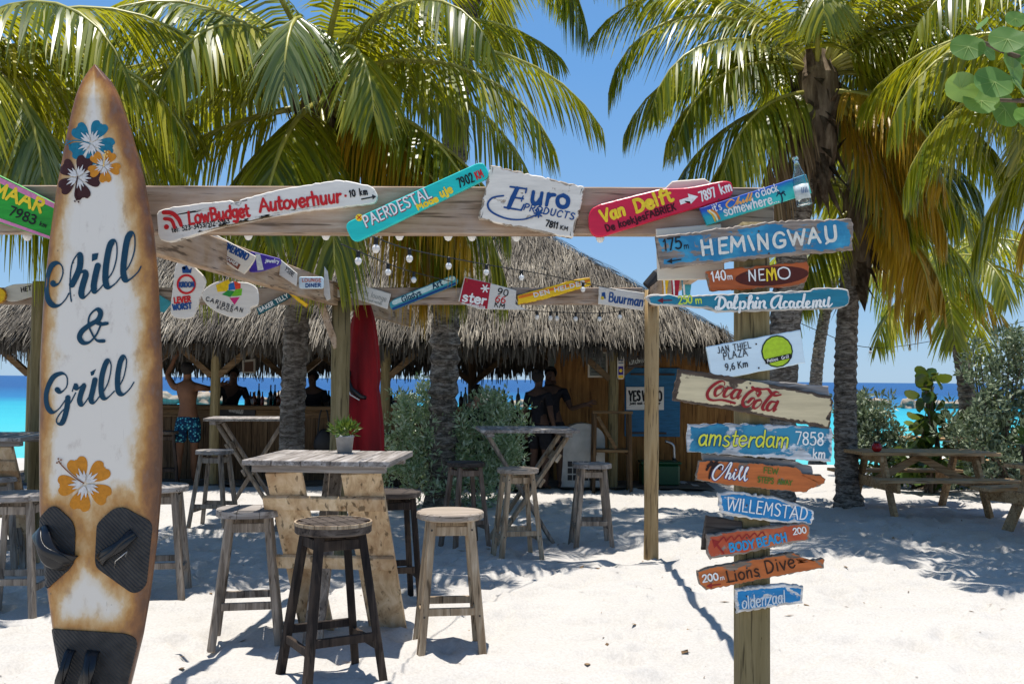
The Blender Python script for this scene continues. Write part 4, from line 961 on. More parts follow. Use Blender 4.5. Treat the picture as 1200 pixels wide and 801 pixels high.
s = Sign('bottle-shaped white board with red ring and crown emblem', crom([(215, 304), (206, 310), (203, 330), (200, 360), (202, 370), (212, 373), (226, 371), (233, 352), (240, 334), (239, 324), (227, 312), (222, 304)], 3, True), YM, M['p_rear'], .02, rough=.2, edge=2.5, group='small boards on the rear pergola', name='advert_board')
s.brush([(218.5+10*math.cos(i*.5236), 333+10.5*math.sin(i*.5236)) for i in range(13)], 2.6, RD, 'emblem'); s.text('KROON', 210, 336.5, 228, 336, 5.6, 1.5, NV, off=.004)
s.fill([(214, 320), (213, 313), (216.5, 316.5), (219, 311), (221.5, 316.5), (225, 313.5), (224, 320)], NV, 'emblem')
s.text('LEVER', 204.5, 355, 223.5, 353, 6.2, 1.9, RD); s.text('WORST', 203, 363, 224.5, 361, 6.2, 1.9, NV); s.finish()
s = Sign('cloud-shaped white board with patchwork colour emblem', crom([(236, 346), (244, 335), (258, 329), (272, 330), (290, 331), (301, 338), (302, 356), (294, 360), (291, 368), (280, 373), (262, 369), (246, 360)], 3, True), 6.15, M['p_rear'], .02, rough=.2, edge=2.5, group='small boards on the rear pergola', name='advert_board')
for c, p in ((I(228, 190, 24), [(253, 334), (268, 327), (270, 333), (266, 341), (255, 342)]), (I(30, 100, 170), [(268, 333), (274, 330), (276, 339), (268, 340)]), (I(220, 70, 40), [(274, 329), (282, 332), (282, 338), (276, 339)]), (I(40, 140, 60), [(260, 345), (267, 340), (275, 341), (270, 348)]), (I(110, 180, 40), [(271, 347), (276, 339), (284, 338), (283, 346), (276, 347)]), (I(200, 40, 110), [(269, 349), (281, 348), (275, 357)])): s.fill(p, c, 'emblem')
s.text('CARIBBEAN', 241, 352, 284, 366, 4.6, .9, GY, gap=34); s.text('BEACH', 254, 361, 272, 366, 3, .7, GY, gap=30); s.finish()
YD = 6.3
s = Sign('tan slanting board with blue lettering and brown band on the side beam', [(241, 279), (250, 273), (300, 300), (293, 313), (286, 321), (244, 298)], YD-.2, M['p_cream'], .02, rough=.3, edge=2, group='small boards on the rear pergola', name='advert_board')
s.text('DOMENSINO', 258, 289, 289, 305, 8, 1.6, NV, gap=14); s.fill([(246, 291), (249, 289), (282, 310), (279, 316)], I(130, 70, 50), 'band'); s.text('GELAGKAMER', 250, 295, 278, 312, 3.2, .8, CR, gap=14, off=.004); s.finish()
s = Sign('purple horn-shaped board with pale lettering on the side beam', rrect([(289, 300), (294, 294), (329, 303), (329, 310), (306, 318), (291, 319)], 4, 3), 6.5, M['p_purple'], .02, rough=.1, edge=2, group='small boards on the rear pergola', name='advert_board')
s.text('jewelry', 311, 307, 327, 308, 4, .9, WH); s.fill([(299, 297), (305, 298), (309, 316), (302, 317)], CR, 'band'); s.finish()
s = Sign('square white board with faint dark writing on the side beam', [(329, 304), (348, 320), (347, 335), (327, 322)], 7.1, M['p_rear'], .02, rough=.1, edge=2, group='small boards on the rear pergola', name='advert_board'); s.text('YSBE', 333, 316, 343, 324, 5, .8, GY); s.finish()
s = Sign('rounded pale blue board with red and blue lines on the side beam', rrect([(350, 324), (379, 324), (379, 338), (350, 338)], 3, 3), 7.5, M['p_pale'], .02, rough=.1, edge=2, group='small boards on the rear pergola', name='advert_board'); s.text('LOUNGE', 354, 330, 376, 330, 3.6, .9, I(200, 110, 90)); s.text('DINER', 358, 336.5, 376, 336, 4, 1.1, NV); s.finish()
s = Sign('thin white board seen edge-on beside the greenish post', [(380, 312), (384, 318), (387, 350), (383, 352), (379, 345)], 8.3, M['p_rear'], .02, rough=.1, edge=1.5, group='small boards on the rear pergola', name='advert_board'); s.finish()
s = small('tiny white board with red corner above the greenish post', [(391, 338), (402, 335), (402, 347), (392, 349)], M['p_rear'], 8.75); s.fill([(395, 337), (402, 335), (402, 346)], RD, 'band'); s.finish()
s = small('slim teal board with white capitals hanging on the rear beam', [(300, 361), (338, 342), (341, 348), (303, 369)], paint('deep teal board', lin(10, 90, 100), chip=.9)); s.text('BAKER TILLY', 305, 365.5, 338, 348, 4.6, 1.1, WH, gap=22); s.finish()
s = small('yellow and red triangular pennant board under the side beam', [(331, 338), (336, 339), (361, 356), (359, 361)], M['p_yellow'], 8.0); s.finish()
s = small('long white board with dark round mark on the rear beam', [(408, 329), (458, 344), (454, 362), (404, 346)], M['p_rear'], YQ)
s.brush([(415, 334), (410, 334), (408, 339), (412, 343), (416, 341)], 1.7, BK, 'emblem'); s.line([(409, 338.5), (415, 339.5)], 1.4, BK, 'emblem'); s.text('fiets lounge', 419, 343, 452, 353.5, 6, .7, I(150, 150, 140), gap=16); s.text('tours and rentals', 424, 350, 447, 357, 2.4, .5, I(150, 150, 140)); s.finish()
s = small('slim teal and pale board slanting up with dark script', rrect([(456, 355), (462, 350), (530, 322), (537, 327), (536, 333), (462, 363), (458, 362)], 2, 2), M['p_rteal'], YQ-.01)
s.line([(462, 354.5), (531, 326)], 5.5, I(196, 220, 214), 'band'); s.text('Gladys', 472, 354, 494, 345, 6, 1.2, TN, off=.004); s.text('Art', 508, 338.5, 519, 334, 7, 1.4, TN, off=.004); s.line([(461, 361.5), (534, 332)], 3, NV, 'band'); s.finish()
s = small('wine red and white board with big star and distance figures', [(544, 324), (580, 333), (605, 340), (604, 356), (618, 363), (560, 362), (537, 353)], M['p_rear'], YQ-.02)
s.fill([(545, 325.5), (575, 332), (571, 362), (538.5, 353.5)], I(166, 22, 44), 'panel', .0012); s.text('ster', 541.5, 352, 569, 357, 10, 2.3, WH, gap=10, off=.0035)
for a in (0, 60, 120): s.line([(568.5-4.5*math.cos(R(a)), 338-4.5*math.sin(R(a))), (568.5+4.5*math.cos(R(a)), 338+4.5*math.sin(R(a)))], 1.5, WH, 'lettering', .0035)
s.text('in uitvoering', 541, 356, 568, 361, 2.8, .6, WH, off=.0035)
s.text('90', 583, 345, 595, 347, 7.5, 1.2, BK); s.text('66', 580, 353, 592, 355, 7.5, 1.2, RD); s.text('KM', 579, 359, 591, 361.5, 5.5, 1.1, BK); s.finish()
s = small('yellow slanting board with orange stripe on the rear beam', [(606, 346), (660, 331), (664, 329), (691, 325), (693, 334), (640, 350), (607, 357)], M['p_yellow'], YQ-.01, rough=.3)
s.line([(609, 348), (690, 328.5)], 3.4, I(224, 120, 30), 'band'); s.text('DEN HELDER', 626, 348, 686, 333, 4.5, 1.3, CR, off=.004); s.finish()
s = small('white board with navy lettering beside the lone tan post', [(702, 335), (755, 343), (754, 364), (701, 356)], M['p_rear'], YQ-.02)
s.text('Buurman', 713, 353, 753, 359, 10.5, 1.7, NV, gap=12); s.fill([(705, 343), (709, 342), (710, 350), (705, 350)], NV, 'emblem'); s.dot(706, 349, 2, I(210, 180, 60), 'emblem', .003); s.finish()
for i, (xa, xb, col, lab) in enumerate(((776, 784, 'p_yellow', 'ochre board edge showing between planks under the cream panel'), (787, 797, 'p_wine', 'red and white striped board end under the cream panel'), (799, 811, 'p_rteal', 'teal board end under the cream panel near the orange plank'))):
    s = Sign(lab, [(xa, 326), (xb, 326), (xb-2, 346), (xa+1, 346)], 6.0+i*.5, M[col], .02, rough=.1, edge=1.5, group='small boards on the rear pergola', name='advert_board')
    s.line([(xa+2, 327), (xa+3, 345)], 2, WH, 'band'); s.finish()

# ---------------------------------------------------------------- big upright surfboard
LEFT = [(78, 110.5), (84, 105.5), (96, 98), (110, 92), (135, 85), (162, 79), (222, 67.5), (285, 58.5), (355, 51.5), (427, 47.5), (504, 46.5), (597, 47), (617, 48.5), (688, 56), (744, 64), (798, 74), (836, 82), (851, 88)]
RIGHT = [(78, 114), (84, 120), (96, 131), (110, 138.5), (135, 147.5), (156, 154.5), (208, 169), (271, 180.5), (321, 185.5), (427, 190.5), (512, 191), (575, 189.5), (631, 185), (696, 176.5), (744, 168), (798, 154.5), (836, 144), (851, 137)]
def interp(T, y):
    for (y0, x0), (y1, x1) in zip(T, T[1:]):
        if y <= y1: t = max(0, (y-y0)/(y1-y0)); return x0+(x1-x0)*t
    return T[-1][1]
M['board'] = k = NT('airbrushed surfboard')
w = k.attr('wear'); n1 = k.noise(k.obj((3.2, 3.2, 2.2), False), 1, 6, .6); n2 = k.noise(k.obj((16, 16, 9), False), 1, 6, .65); n3 = k.noise(k.obj((60, 60, 60), False), 1, 3)
f = k.math('ADD', w, k.math('ADD', k.math('MULTIPLY', k.math('SUBTRACT', n1, .5), 1.05), k.math('MULTIPLY', k.math('SUBTRACT', n2, .5), .62)))
c = k.ramp(f, [(.15, (.74, .67, .57)), (.30, (.70, .59, .44)), (.43, (.60, .385, .175)), (.60, (.46, .22, .055)), (.78, (.26, .105, .032)), (1, (.12, .052, .025))])
c = k.mix(k.math('MULTIPLY', k.ramp(n2, [(.58, (0,0,0)), (.72, (1,1,1))]), .35), c, (.30, .21, .16))
sc_ = k.ramp(k.noise(k.obj((70, 70, 2.5), False), 1, 3, .5, 1.5), [(.71, (0,0,0)), (.73, (.35,.35,.35))])
c = k.mix(sc_, c, (.22, .16, .11)); vd = k.n('TexVoronoi'); vd.inputs['Scale'].default_value = 7; k.l(k.obj((1, 1, 1), False), vd.inputs['Vector'])
c = k.mix(k.ramp(vd.outputs['Distance'], [(.02, (.75,.75,.75)), (.045, (0,0,0))]), c, (.13, .09, .06))
k.col(c); k.rough(.33, .4); k.bump(n2, .08, .004); M['board'] = k.m
class BoardFace(Surface): pass
SB = BoardFace(); SB.Y, SB.yaw, SB.cx = 4.58, 0.0, 118
SB.org = Vector((0, 0, 0)); base = SB.P(113, 846, 0); base.z = 0; SB.org = base.copy()
SB.paint_init(thing('surfboard', 'tall white and burnt orange surfboard standing upright with painted hibiscus and black pads', 'surfboard', base))
NU, ys_ = 28, []
y = 76.5
while y < 851: ys_.append(y); y += 1.5 if y < 100 else 6
ys_.append(851)
bm = BM(); lay = bm.verts.layers.float.new('wear'); front, back = [], []
def board_depth(u, y): return .055*max(0, 1-abs(2*u-1)**7)**.5 * min(1, (y-74)/45)**.5
PADS = [[(66, 591), (73, 591), (91, 607), (95, 618), (94, 655), (88, 664), (60, 688), (54, 684), (49, 620), (50, 606)],
        [(120, 612), (126, 605), (140, 593), (152, 592), (180, 608), (182, 616), (175, 683), (168, 691), (160, 691), (120, 662), (118, 655)],
        [(64, 735), (68, 733), (110, 735), (152, 738), (163, 743), (164, 752), (146, 826), (84, 826), (66, 750)]]
def seg_d(px, py, P):
    best = 1e9
    for i in range(len(P)):
        ax, ay = P[i]; bx_, by_ = P[(i+1) % len(P)]
        dx, dy = bx_-ax, by_-ay; t = max(0, min(1, ((px-ax)*dx+(py-ay)*dy)/(dx*dx+dy*dy+1e-9)))
        best = min(best, math.hypot(px-ax-dx*t, py-ay-dy*t))
    return best
for y in ys_:
    xl, xr = interp(LEFT, max(78, y)), interp(RIGHT, max(78, y)); fr, bk = [], []
    if y < 78: xl, xr = 111.4, 113
    for j in range(NU+1):
        u = j/NU; uu = .5 - .5*math.cos(math.pi*u)*(1) ; uu = .35*u + .65*uu; x = xl+(xr-xl)*uu
        v = bm.verts.new(SB.P(x, y, board_depth(uu, y)))
        e = min(uu, 1-uu)*(xr-xl); e = min(e, (y-74)*.8)
        wr = max(0, 1-e/(42 if uu > .5 else 36))**1.15*(1.0 if uu > .5 else .9)
        if y > 560: wr = max(wr, .66*max(0, 1-min(seg_d(x, y, P) for P in PADS)/34)**.8, .22)
        v[lay] = wr; fr.append(v)
        if 0 < j < NU:
            b_ = bm.verts.new(SB.P(x, y, -board_depth(uu, y)*.9)); b_[lay] = wr
        else: b_ = v
        bk.append(b_)
    front.append(fr); back.append(bk)
for i in range(len(ys_)-1):
    for j in range(NU):
        bm.faces.new((front[i][j], front[i+1][j], front[i+1][j+1], front[i][j+1]))
        q = [back[i][j], back[i][j+1], back[i+1][j+1], back[i+1][j]]
        bm.faces.new(list(dict.fromkeys(q)))
bmesh.ops.recalc_face_normals(bm, faces=bm.faces[:])
obj('deck', bm, M['board'], SB.root, True)
def bP(x, y, off=0.0):
    xl, xr = interp(LEFT, y), interp(RIGHT, y); u = (x-xl)/(xr-xl)
    return at(x, y, SB.Y) + Vector((0, -off-board_depth(max(0, min(1, u)), y), 0)) - SB.org
SB.P = bP
def sb_fill(pts, mat, part, off=.0016, n=2):
    bm = SB.bm(part, mat); SB.k += 1; off += .0003*(SB.k % 4)
    b2 = BM(); f = b2.faces.new([b2.verts.new((x, y, 0)) for x, y in pts])
    bmesh.ops.triangulate(b2, faces=[f])
    for _ in range(n): bmesh.ops.subdivide_edges(b2, edges=[e for e in b2.edges if e.calc_length() > 7], cuts=1); bmesh.ops.triangulate(b2, faces=b2.faces[:])
    mp = {v: bm.verts.new(bP(v.co.x, v.co.y, off)) for v in b2.verts}
    for f in b2.faces: bm.faces.new([mp[v] for v in f.verts])
    b2.free()
def z(px, py, ox, oy, k): return [(ox+x/k, oy+y/k) for x, y in zip(px, py)]
def conv(L, ox, oy, k): return [[(ox+x/k, oy+y/k) for x, y in st] for st in L]
K1 = 8.0077
CH = [[(135, 545), (160, 560), (200, 540), (232, 460), (225, 390), (180, 358), (120, 385), (75, 480), (65, 590), (85, 690), (140, 750), (200, 750), (255, 700), (290, 640)],
      [(312, 715), (300, 600), (305, 450), (325, 350), (370, 280), (395, 300), (390, 400), (350, 500), (318, 560)], [(320, 560), (380, 465), (425, 440), (445, 470), (420, 560), (405, 640), (430, 675), (470, 645), (510, 590)],
      [(558, 385), (535, 480), (520, 580), (535, 625), (570, 605), (620, 545)], [(610, 550), (690, 450), (730, 320), (735, 200), (715, 155), (670, 200), (635, 380), (630, 530), (660, 585), (720, 550), (770, 490)],
      [(770, 490), (850, 380), (895, 250), (900, 130), (880, 80), (835, 130), (805, 300), (795, 450), (820, 520), (870, 500), (930, 440), (955, 390)]]
for st in conv(CH, 51, 265, K1): SB.brush(st, 1, TN, 'lettering', nib=(1.6, 7.2), sub=8, off=.0022)
sb_fill([(50+x/K1, 265+y/K1) for x, y in ((512, 275), (572, 265), (560, 325), (510, 345))], TN, 'lettering')
K2 = 5.339
AM = [[(415, 240), (370, 235), (335, 180), (320, 130), (330, 80), (370, 45), (395, 65), (380, 110), (330, 140), (280, 180), (265, 220), (290, 252), (330, 245), (370, 200), (400, 140), (435, 132)], [(375, 128), (405, 136), (435, 132)]]
for st in conv(AM, 50, 355, K2): SB.brush(st, 1, TN, 'lettering', nib=(2.2, 6), sub=8, off=.0022)
GR = [[(125, 540), (150, 555), (185, 520), (185, 460), (150, 440), (95, 470), (55, 560), (60, 640), (95, 680), (135, 660), (180, 600), (192, 590)], [(192, 590), (185, 660), (160, 740), (130, 750), (122, 725), (150, 680), (205, 625), (240, 560)],
      [(220, 550), (235, 510), (250, 535), (290, 510), (275, 560), (265, 610), (285, 635), (320, 590)], [(360, 480), (345, 550), (335, 600), (355, 620), (390, 580)], [(395, 580), (440, 500), (460, 400), (445, 358), (420, 395), (400, 480), (402, 570), (430, 595), (480, 550)],
      [(490, 550), (535, 470), (555, 370), (540, 335), (515, 375), (500, 470), (505, 550), (535, 570), (575, 535), (600, 495)]]
for st in conv(GR, 50, 355, K2): SB.brush(st, 1, TN, 'lettering', nib=(1.5, 6.2), sub=8, off=.0022)
sb_fill([(50+x/K2, 355+y/K2) for x, y in ((330, 432), (366, 412), (352, 448), (336, 455))], TN, 'lettering')
def petal(cx, cy, ang, r, wd, mat, notch):
    ca, sa = math.cos(R(ang)), math.sin(R(ang))
    pr = [(.13, .02), (.28, .17), (.45, .34), (.66, .47), (.84, .49), (.95, .40), (.99, .22), (.92, .06), (.94, 0), (.92, -.06), (1.0, -.22), (.93, -.42), (.80, -.50), (.62, -.46), (.42, -.32), (.26, -.15)]
    pts = [(cx+(a*ca-b*wd*sa)*r, cy+(a*sa+b*wd*ca)*r) for a, b in pr]
    sb_fill(crom(pts, 2, True), mat, 'hibiscus', .0012+.0012*notch)
    for t in (-.15, 0, .15):
        L = .60 if t == 0 else .46
        SB.ribbon([(cx+(a*ca-b*sa)*r, cy+(a*sa+b*ca)*r, h*r) for a, b, h in ((.12, t*.1, .035), (L*.6, t*.65, .055), (L, t, .008))], M['deck_white'], 'hibiscus_vein', .0042+.0012*notch)
M['deck_white'] = ink('board white', (.64, .61, .57))
def hib(cx, cy, r, a0, mat, wd=.95, notch=0, st=None, stm=None):
    SB.word += 1
    for i in range(5): petal(cx, cy, a0+72*i, r, wd, mat, notch)
    if st:
        SB.brush(st, 1.4, stm or mat, 'hibiscus_stamen', off=.0062+.0012*notch); x, y = st[-1]; px, py = st[-2]
        for dx, dy in ((0, 0), (2.6, -1.8), (-.5, -3), (2, 2.4), (-2.2, 1.6)): SB.dot(x+dx, y+dy, 1.1, stm or mat, 'hibiscus_stamen', .0066+.0012*notch)
TB, BRN, OCH = I(20, 112, 136), I(62, 26, 24), I(200, 128, 28)
hib(113, 171, 27, -62, TB, .74, 0, [(112, 172), (102, 169), (93, 168.5), (85, 171)])
hib(98, 211, 26, -140, BRN, .74, 1, [(98, 210), (96, 221), (95, 231), (97, 237)])
hib(128, 198, 19, -60, OCH, .74, 2, [(128, 198), (129, 190), (130, 184)], I(230, 190, 110))
hib(106, 565, 32, -112, OCH, .76, 0, [(105, 564), (93, 556), (82, 546), (76, 539)], I(130, 80, 50))
SB.finish()
k = NT('ribbed black pad'); wv = k.n('TexWave'); wv.inputs['Scale'].default_value = 32; wv.bands_direction = 'DIAGONAL'; k.l(k.obj((1, .0, 1), False), wv.inputs['Vector'])
k.col(k.ramp(k.noise(k.obj((20,)*3), 1, 5), [(.3, (.011, .011, .012)), (.75, (.035, .033, .031))])); k.rough(.6, .4); k.bump(wv.outputs['Fac'], .5, .004); M['pad'] = k.m
for P in PADS:
    P = rrect(P, 5, 3); bm = BM()
    b2 = BM(); f = b2.faces.new([b2.verts.new((x, y, 0)) for x, y in P]); bmesh.ops.triangulate(b2, faces=[f])
    for _ in range(3): bmesh.ops.subdivide_edges(b2, edges=[e for e in b2.edges if e.calc_length() > 9], cuts=1); bmesh.ops.triangulate(b2, faces=b2.faces[:])
    mp = {v: bm.verts.new(bP(v.co.x, v.co.y, .009)) for v in b2.verts}
    for f in b2.faces: bm.faces.new([mp[v] for v in f.verts])
    for e in [e for e in b2.edges if e.is_boundary]:
        a, b = e.verts; lo = [bm.verts.new(bP(v.co.x, v.co.y, .0005)) for v in (a, b)]
        bm.faces.new((mp[a], mp[b], lo[1], lo[0]))
    b2.free(); bmesh.ops.recalc_face_normals(bm, faces=bm.faces[:]); obj('grip_pad', bm, M['pad'], SB.root)
def strap(x0, y0, x1, y1, h, wpx, extra=True):
    """a padded foot strap arching over the pad, with its folds and buckle"""
    p0, p1 = bP(x0, y0, .01), bP(x1, y1, .01); bm = BM(); d = (p1-p0).normalized(); s = d.cross(Vector((0, 1, 0))).normalized()
    W = wpx/FPX*SB.Y
    for lay_i, (hh, ww) in enumerate(((h, W), (h*.82, W*.75), (h*1.12, W*.45))):
        prev = None
        for i in range(15):
            t = i/14; c = p0.lerp(p1, t) + Vector((0, -hh*math.sin(math.pi*t)**.6, 0)) + s*W*.12*math.sin(t*7+lay_i)
            th = Vector((0, -.008, 0)); r = [bm.verts.new(x) for x in (c-s*ww/2, c+s*ww/2, c+s*ww*.42+th, c-s*ww*.42+th)]
            if prev:
                for a, b in ((0, 1), (1, 2), (2, 3), (3, 0)): bm.faces.new((prev[a], prev[b], r[b], r[a]))
            prev = r
    st = obj('foot_strap', bm, M['black_gloss'], SB.root, True)
    bm = BM(); m = p0.lerp(p1, .72); bar(bm, m-d*.03+Vector((0, -h*.6, 0)), m+d*.03+Vector((0, -h*.45, 0)), W*.7, .012, (0, 1, 0), .002); obj('buckle', bm, M['black'], st)
    return st
strap(47, 618, 90, 658, .075, 24); s2 = strap(124, 655, 164, 622, .05, 13)
bm = BM(); tube(bm, [bP(142, 661, .02), bP(146, 652, .05), bP(155, 645, .06), bP(159, 641, .05), bP(157, 647, .045)], .0028, 6); obj('wire', bm, M['metal'], s2, True)
strap(80, 806, 92, 756, .065, 11); strap(112, 806, 118, 757, .065, 15)

# ---------------------------------------------------------------- stools and tables
SR = random.Random(21)
def stool(label, loc, rz, kind, h=.78, r=.20, splay=.21, tilt=0):
    mats = {'grey': ('grey_z', 'grey_x'), 'tan': ('tan_z', 'wood_x'), 'brown': ('brown_z', 'dark_x'), 'dark': ('dark_z', 'dark_x')}[kind[0]]
    t = thing('bar_stool', label, 'bar stool', loc, rz, 'wooden bar stools'); lm, sm = M[mats[0]], M[mats[1]]
    bm = BM()
    if kind[1] == 'round':
        lathe(bm, [(r*.93, h-.045), (r, h-.037), (r, h-.008), (r*.965, h)], n=28)
    elif kind[1] == 'slat':
        lathe(bm, [(r*.97, h-.055), (r, h-.047), (r, h-.014), (r*.99, h-.012)], n=28)
        m = 7; wd = 2*r/m
        for i in range(m):
            x = -r+(i+.5)*wd; L = math.sqrt(max(0, (r*.965)**2-(abs(x)+wd*.3)**2)) or .05
            bx(bm, (x-wd*.44, -L, h-.0125), (x+wd*.44, L, h+.004), bev=.003)
    else:                                              # board seat with clipped corners
        for i in range(3):
            w3 = r*2/3; x0 = -r+i*w3+.0015; x1 = x0+w3-.003; pr = []
            def yy(q): return r*max(0, 1-abs(q/r)**2.6)**(1/2.6)
            for sgn in (-1, 1):
                pr += [(x0+(x1-x0)*(q/5 if sgn < 0 else 1-q/5), sgn*yy(x0+(x1-x0)*(q/5 if sgn < 0 else 1-q/5))) for q in range(6)]
            lo_, hi_ = [bm.verts.new((a, b, h-.04)) for a, b in pr], [bm.verts.new((a, b, h-.002*(i == 1))) for a, b in pr]
            bm.faces.new(lo_[::-1]); bm.faces.new(hi_)
            for q in range(12): bm.faces.new((lo_[q], lo_[(q+1) % 12], hi_[(q+1) % 12], hi_[q]))
    obj('seat', bm, sm, t)
    if kind[1] == 'slat':
        bm = BM(); lathe(bm, [(r*.99, h-.014), (r*1.012, h-.012), (r*1.012, h+.005), (r*.965, h+.005), (r*.965, h-.008)], n=28); obj('seat_rim', bm, M['tan_z'], t)
    tp, bt_ = r*.56, splay; L = []
    for sx, sy in ((-1, -1), (1, -1), (1, 1), (-1, 1)):
        j = SR.uniform(-.008, .008); p0, p1 = Vector((sx*(bt_+j), sy*(bt_-j), -.03)), Vector((sx*tp, sy*tp, h-.04)); L.append((p0, p1))
        bm = BM(); bar(bm, p0, p1, .043, .043, (sx*.3, 1, 0), .005); obj('leg', bm, lm, t)
    for i in range(4):
        a, b = L[i], L[(i+1) % 4]; f = (.27 if i % 2 else .33)
        bm = BM(); bar(bm, a[0].lerp(a[1], f), b[0].lerp(b[1], f), .022, .045, (0, 0, 1), .003); obj('stretcher', bm, sm if kind[0] == 'dark' and False else lm, t)
        bm = BM(); bar(bm, a[0].lerp(a[1], .92), b[0].lerp(b[1], .92), .02, .055, (0, 0, 1), .003); obj('apron', bm, lm, t)
    if kind[0] == 'tan':
        bm = BM()
        for p0, p1 in L:
            for f in (.30, .93): lathe(bm, [(.007, -.0245), (.007, .0245)], p0.lerp(p1, f), 6, ax=Matrix.Rotation(R(90), 3, 'X'))
        obj('bolt_head', bm, M['screw'], t)
    return t
def S(label, px, py, rz, kind, **k):
    g = ground_at(px, py); return stool(label, (g.x, g.y, 0), R(rz), kind, **k)
S('pale round-seated stool standing alone on bright sand nearest the dark slatted one', 526, 754, 8, ('tan', 'round'), h=.80, r=.205, splay=.185)
S('blackened stool with slatted round seat and pale rim before the pale pallet table', 388, 794, 30, ('dark', 'slat'), h=.83, r=.205, splay=.215)
S('grey board-seated stool between the surfboard and the pale pallet table', 290, 746, 12, ('grey', 'board'), h=.79, r=.20, splay=.20)
S('blackened round stool half hidden behind the pale pallet table', 462, 700, 20, ('dark', 'round'), h=.78, r=.185, splay=.16)
S('brown round stool beside the silvery shrub and scaly palm trunk', 545, 638, 25, ('brown', 'round'), h=.80, r=.185, splay=.18)
S('weathered tan round stool in front of the far cross-legged table', 606, 652, 14, ('tan', 'round'), h=.80, r=.19, splay=.185)
S('grey board-seated stool standing between far cross-legged table and lone tan post', 693, 638, 5, ('grey', 'board'), h=.79, r=.19, splay=.18)
S('grey board-seated stool beside the cross-legged table in front of the bar', 250, 617, -6, ('grey', 'board'), h=.82, r=.19, splay=.20)
S('grey round stool half hidden by the edge of the surfboard', 186, 695, 10, ('grey', 'round'), h=.80, r=.20, splay=.19)
S('pale grey round stool at the slatted table beside the surfboard', 18, 716, 6, ('grey', 'round'), h=.80, r=.21, splay=.19)
S('dim grey stool tucked behind the slatted table beside the surfboard', -6, 672, 18, ('grey', 'round'), h=.79, r=.2, splay=.18)

def x_table(label, c, yaw, hu, hv, z0, planks_v, cross, mats=('grey_y', 'pallet_z', 'grey_z'), lean=.34, tilt=0.0, rake=0.0):
    """bar table on crossed board legs: the outer pair leans one way, the inner pair the other; u across, v along"""
    t = thing('bar_table', label, 'bar table', c, yaw, 'high wooden bar tables'); t.rotation_euler = (tilt, 0, yaw)
    bm = BM(); n = 5; w = 2*hv/n
    for i in range(n): bx(bm, (-hv+i*w+.002, -hu, z0-.032+SR.uniform(-.002, .002)), (-hv+(i+1)*w-.002, hu+SR.uniform(-.006, .006), z0+SR.uniform(-.002, .002)), bev=.003)
    obj('tabletop', bm, M[mats[0]], t)
    for s in (-1, 1):
        bm = BM(); bx(bm, (-hv+.04, s*(hu-.10)-.035, z0-.075), (hv-.04, s*(hu-.10)+.035, z0-.034), bev=.003); obj('batten', bm, M['grey_x'], t)
    zt = z0-.077
    for v, wd in planks_v:
        bm = BM(); bar(bm, (v+rake, lean*.95, -.06), (v, -lean, zt), wd, .032, (0, -1, 0), .004); obj('leg_board', bm, M[mats[1]], t)
    for v, wd in [(planks_v[0][0]*.25, .12)] if len(planks_v) == 2 and mats[1] == 'pallet_z' else [(planks_v[0][0]+.13, .11), (planks_v[1][0]-.13, .11)]:
        bm = BM(); bar(bm, (v, -lean*.8, -.06), (v, lean, zt), wd, .032, (0, -1, 0), .004); obj('leg_board', bm, M[mats[2]], t)
    e = planks_v[1][0]+planks_v[1][1]/2+.01; d = Vector((0, -1.95*lean, zt+.06)).normalized(); nrm = Vector((0, -d.z, d.y))
    nrm = nrm if nrm.y < 0 else -nrm
    for zc in cross:
        f = (zc+.06)/(zt+.06); p = Vector((0, lean*.95, -.06)).lerp(Vector((0, -lean, zt)), f) + nrm*.034
        bm = BM(); bar(bm, p+Vector((-e+rake*(1-f), 0, 0)), p+Vector((e+rake*(1-f)*.8, 0, 0)), .032, .09, d, .004); obj('cross_board', bm, M[mats[1]], t)
    return t
T1 = x_table('pale slatted pallet table with grey plank top bearing the potted plant', (-1.12, 6.28, 0), R(-3.5), .43, .44, 1.115, [(-.225, .22), (.245, .24)], (.47, .86), lean=.30, tilt=R(0), rake=.075)
g = ground_at(618, 640)
T3 = x_table('far cross-legged table between silvery shrub and lone tan post', (g.x-.02, g.y+.35, 0), R(96), .48, .40, 1.12, [(-.25, .13), (.25, .13)], (.62, .86), ('grey_x', 'tan_z', 'grey_z'), lean=.38)
g = ground_at(290, 600)
T2 = x_table('grey cross-legged table close to the bar counter', (g.x, g.y+.1, 0), R(-82), .50, .38, 1.12, [(-.25, .13), (.22, .13)], (.5, .8), ('grey_x', 'grey_z', 'grey_z'), lean=.36)
T4 = x_table('slatted table cut by the surfboard with grey top and pale boards', (-4.30, 8.2, 0), R(2), .40, .45, 1.115, [(-.245, .2), (.245, .2)], (.5, .9), lean=.30)

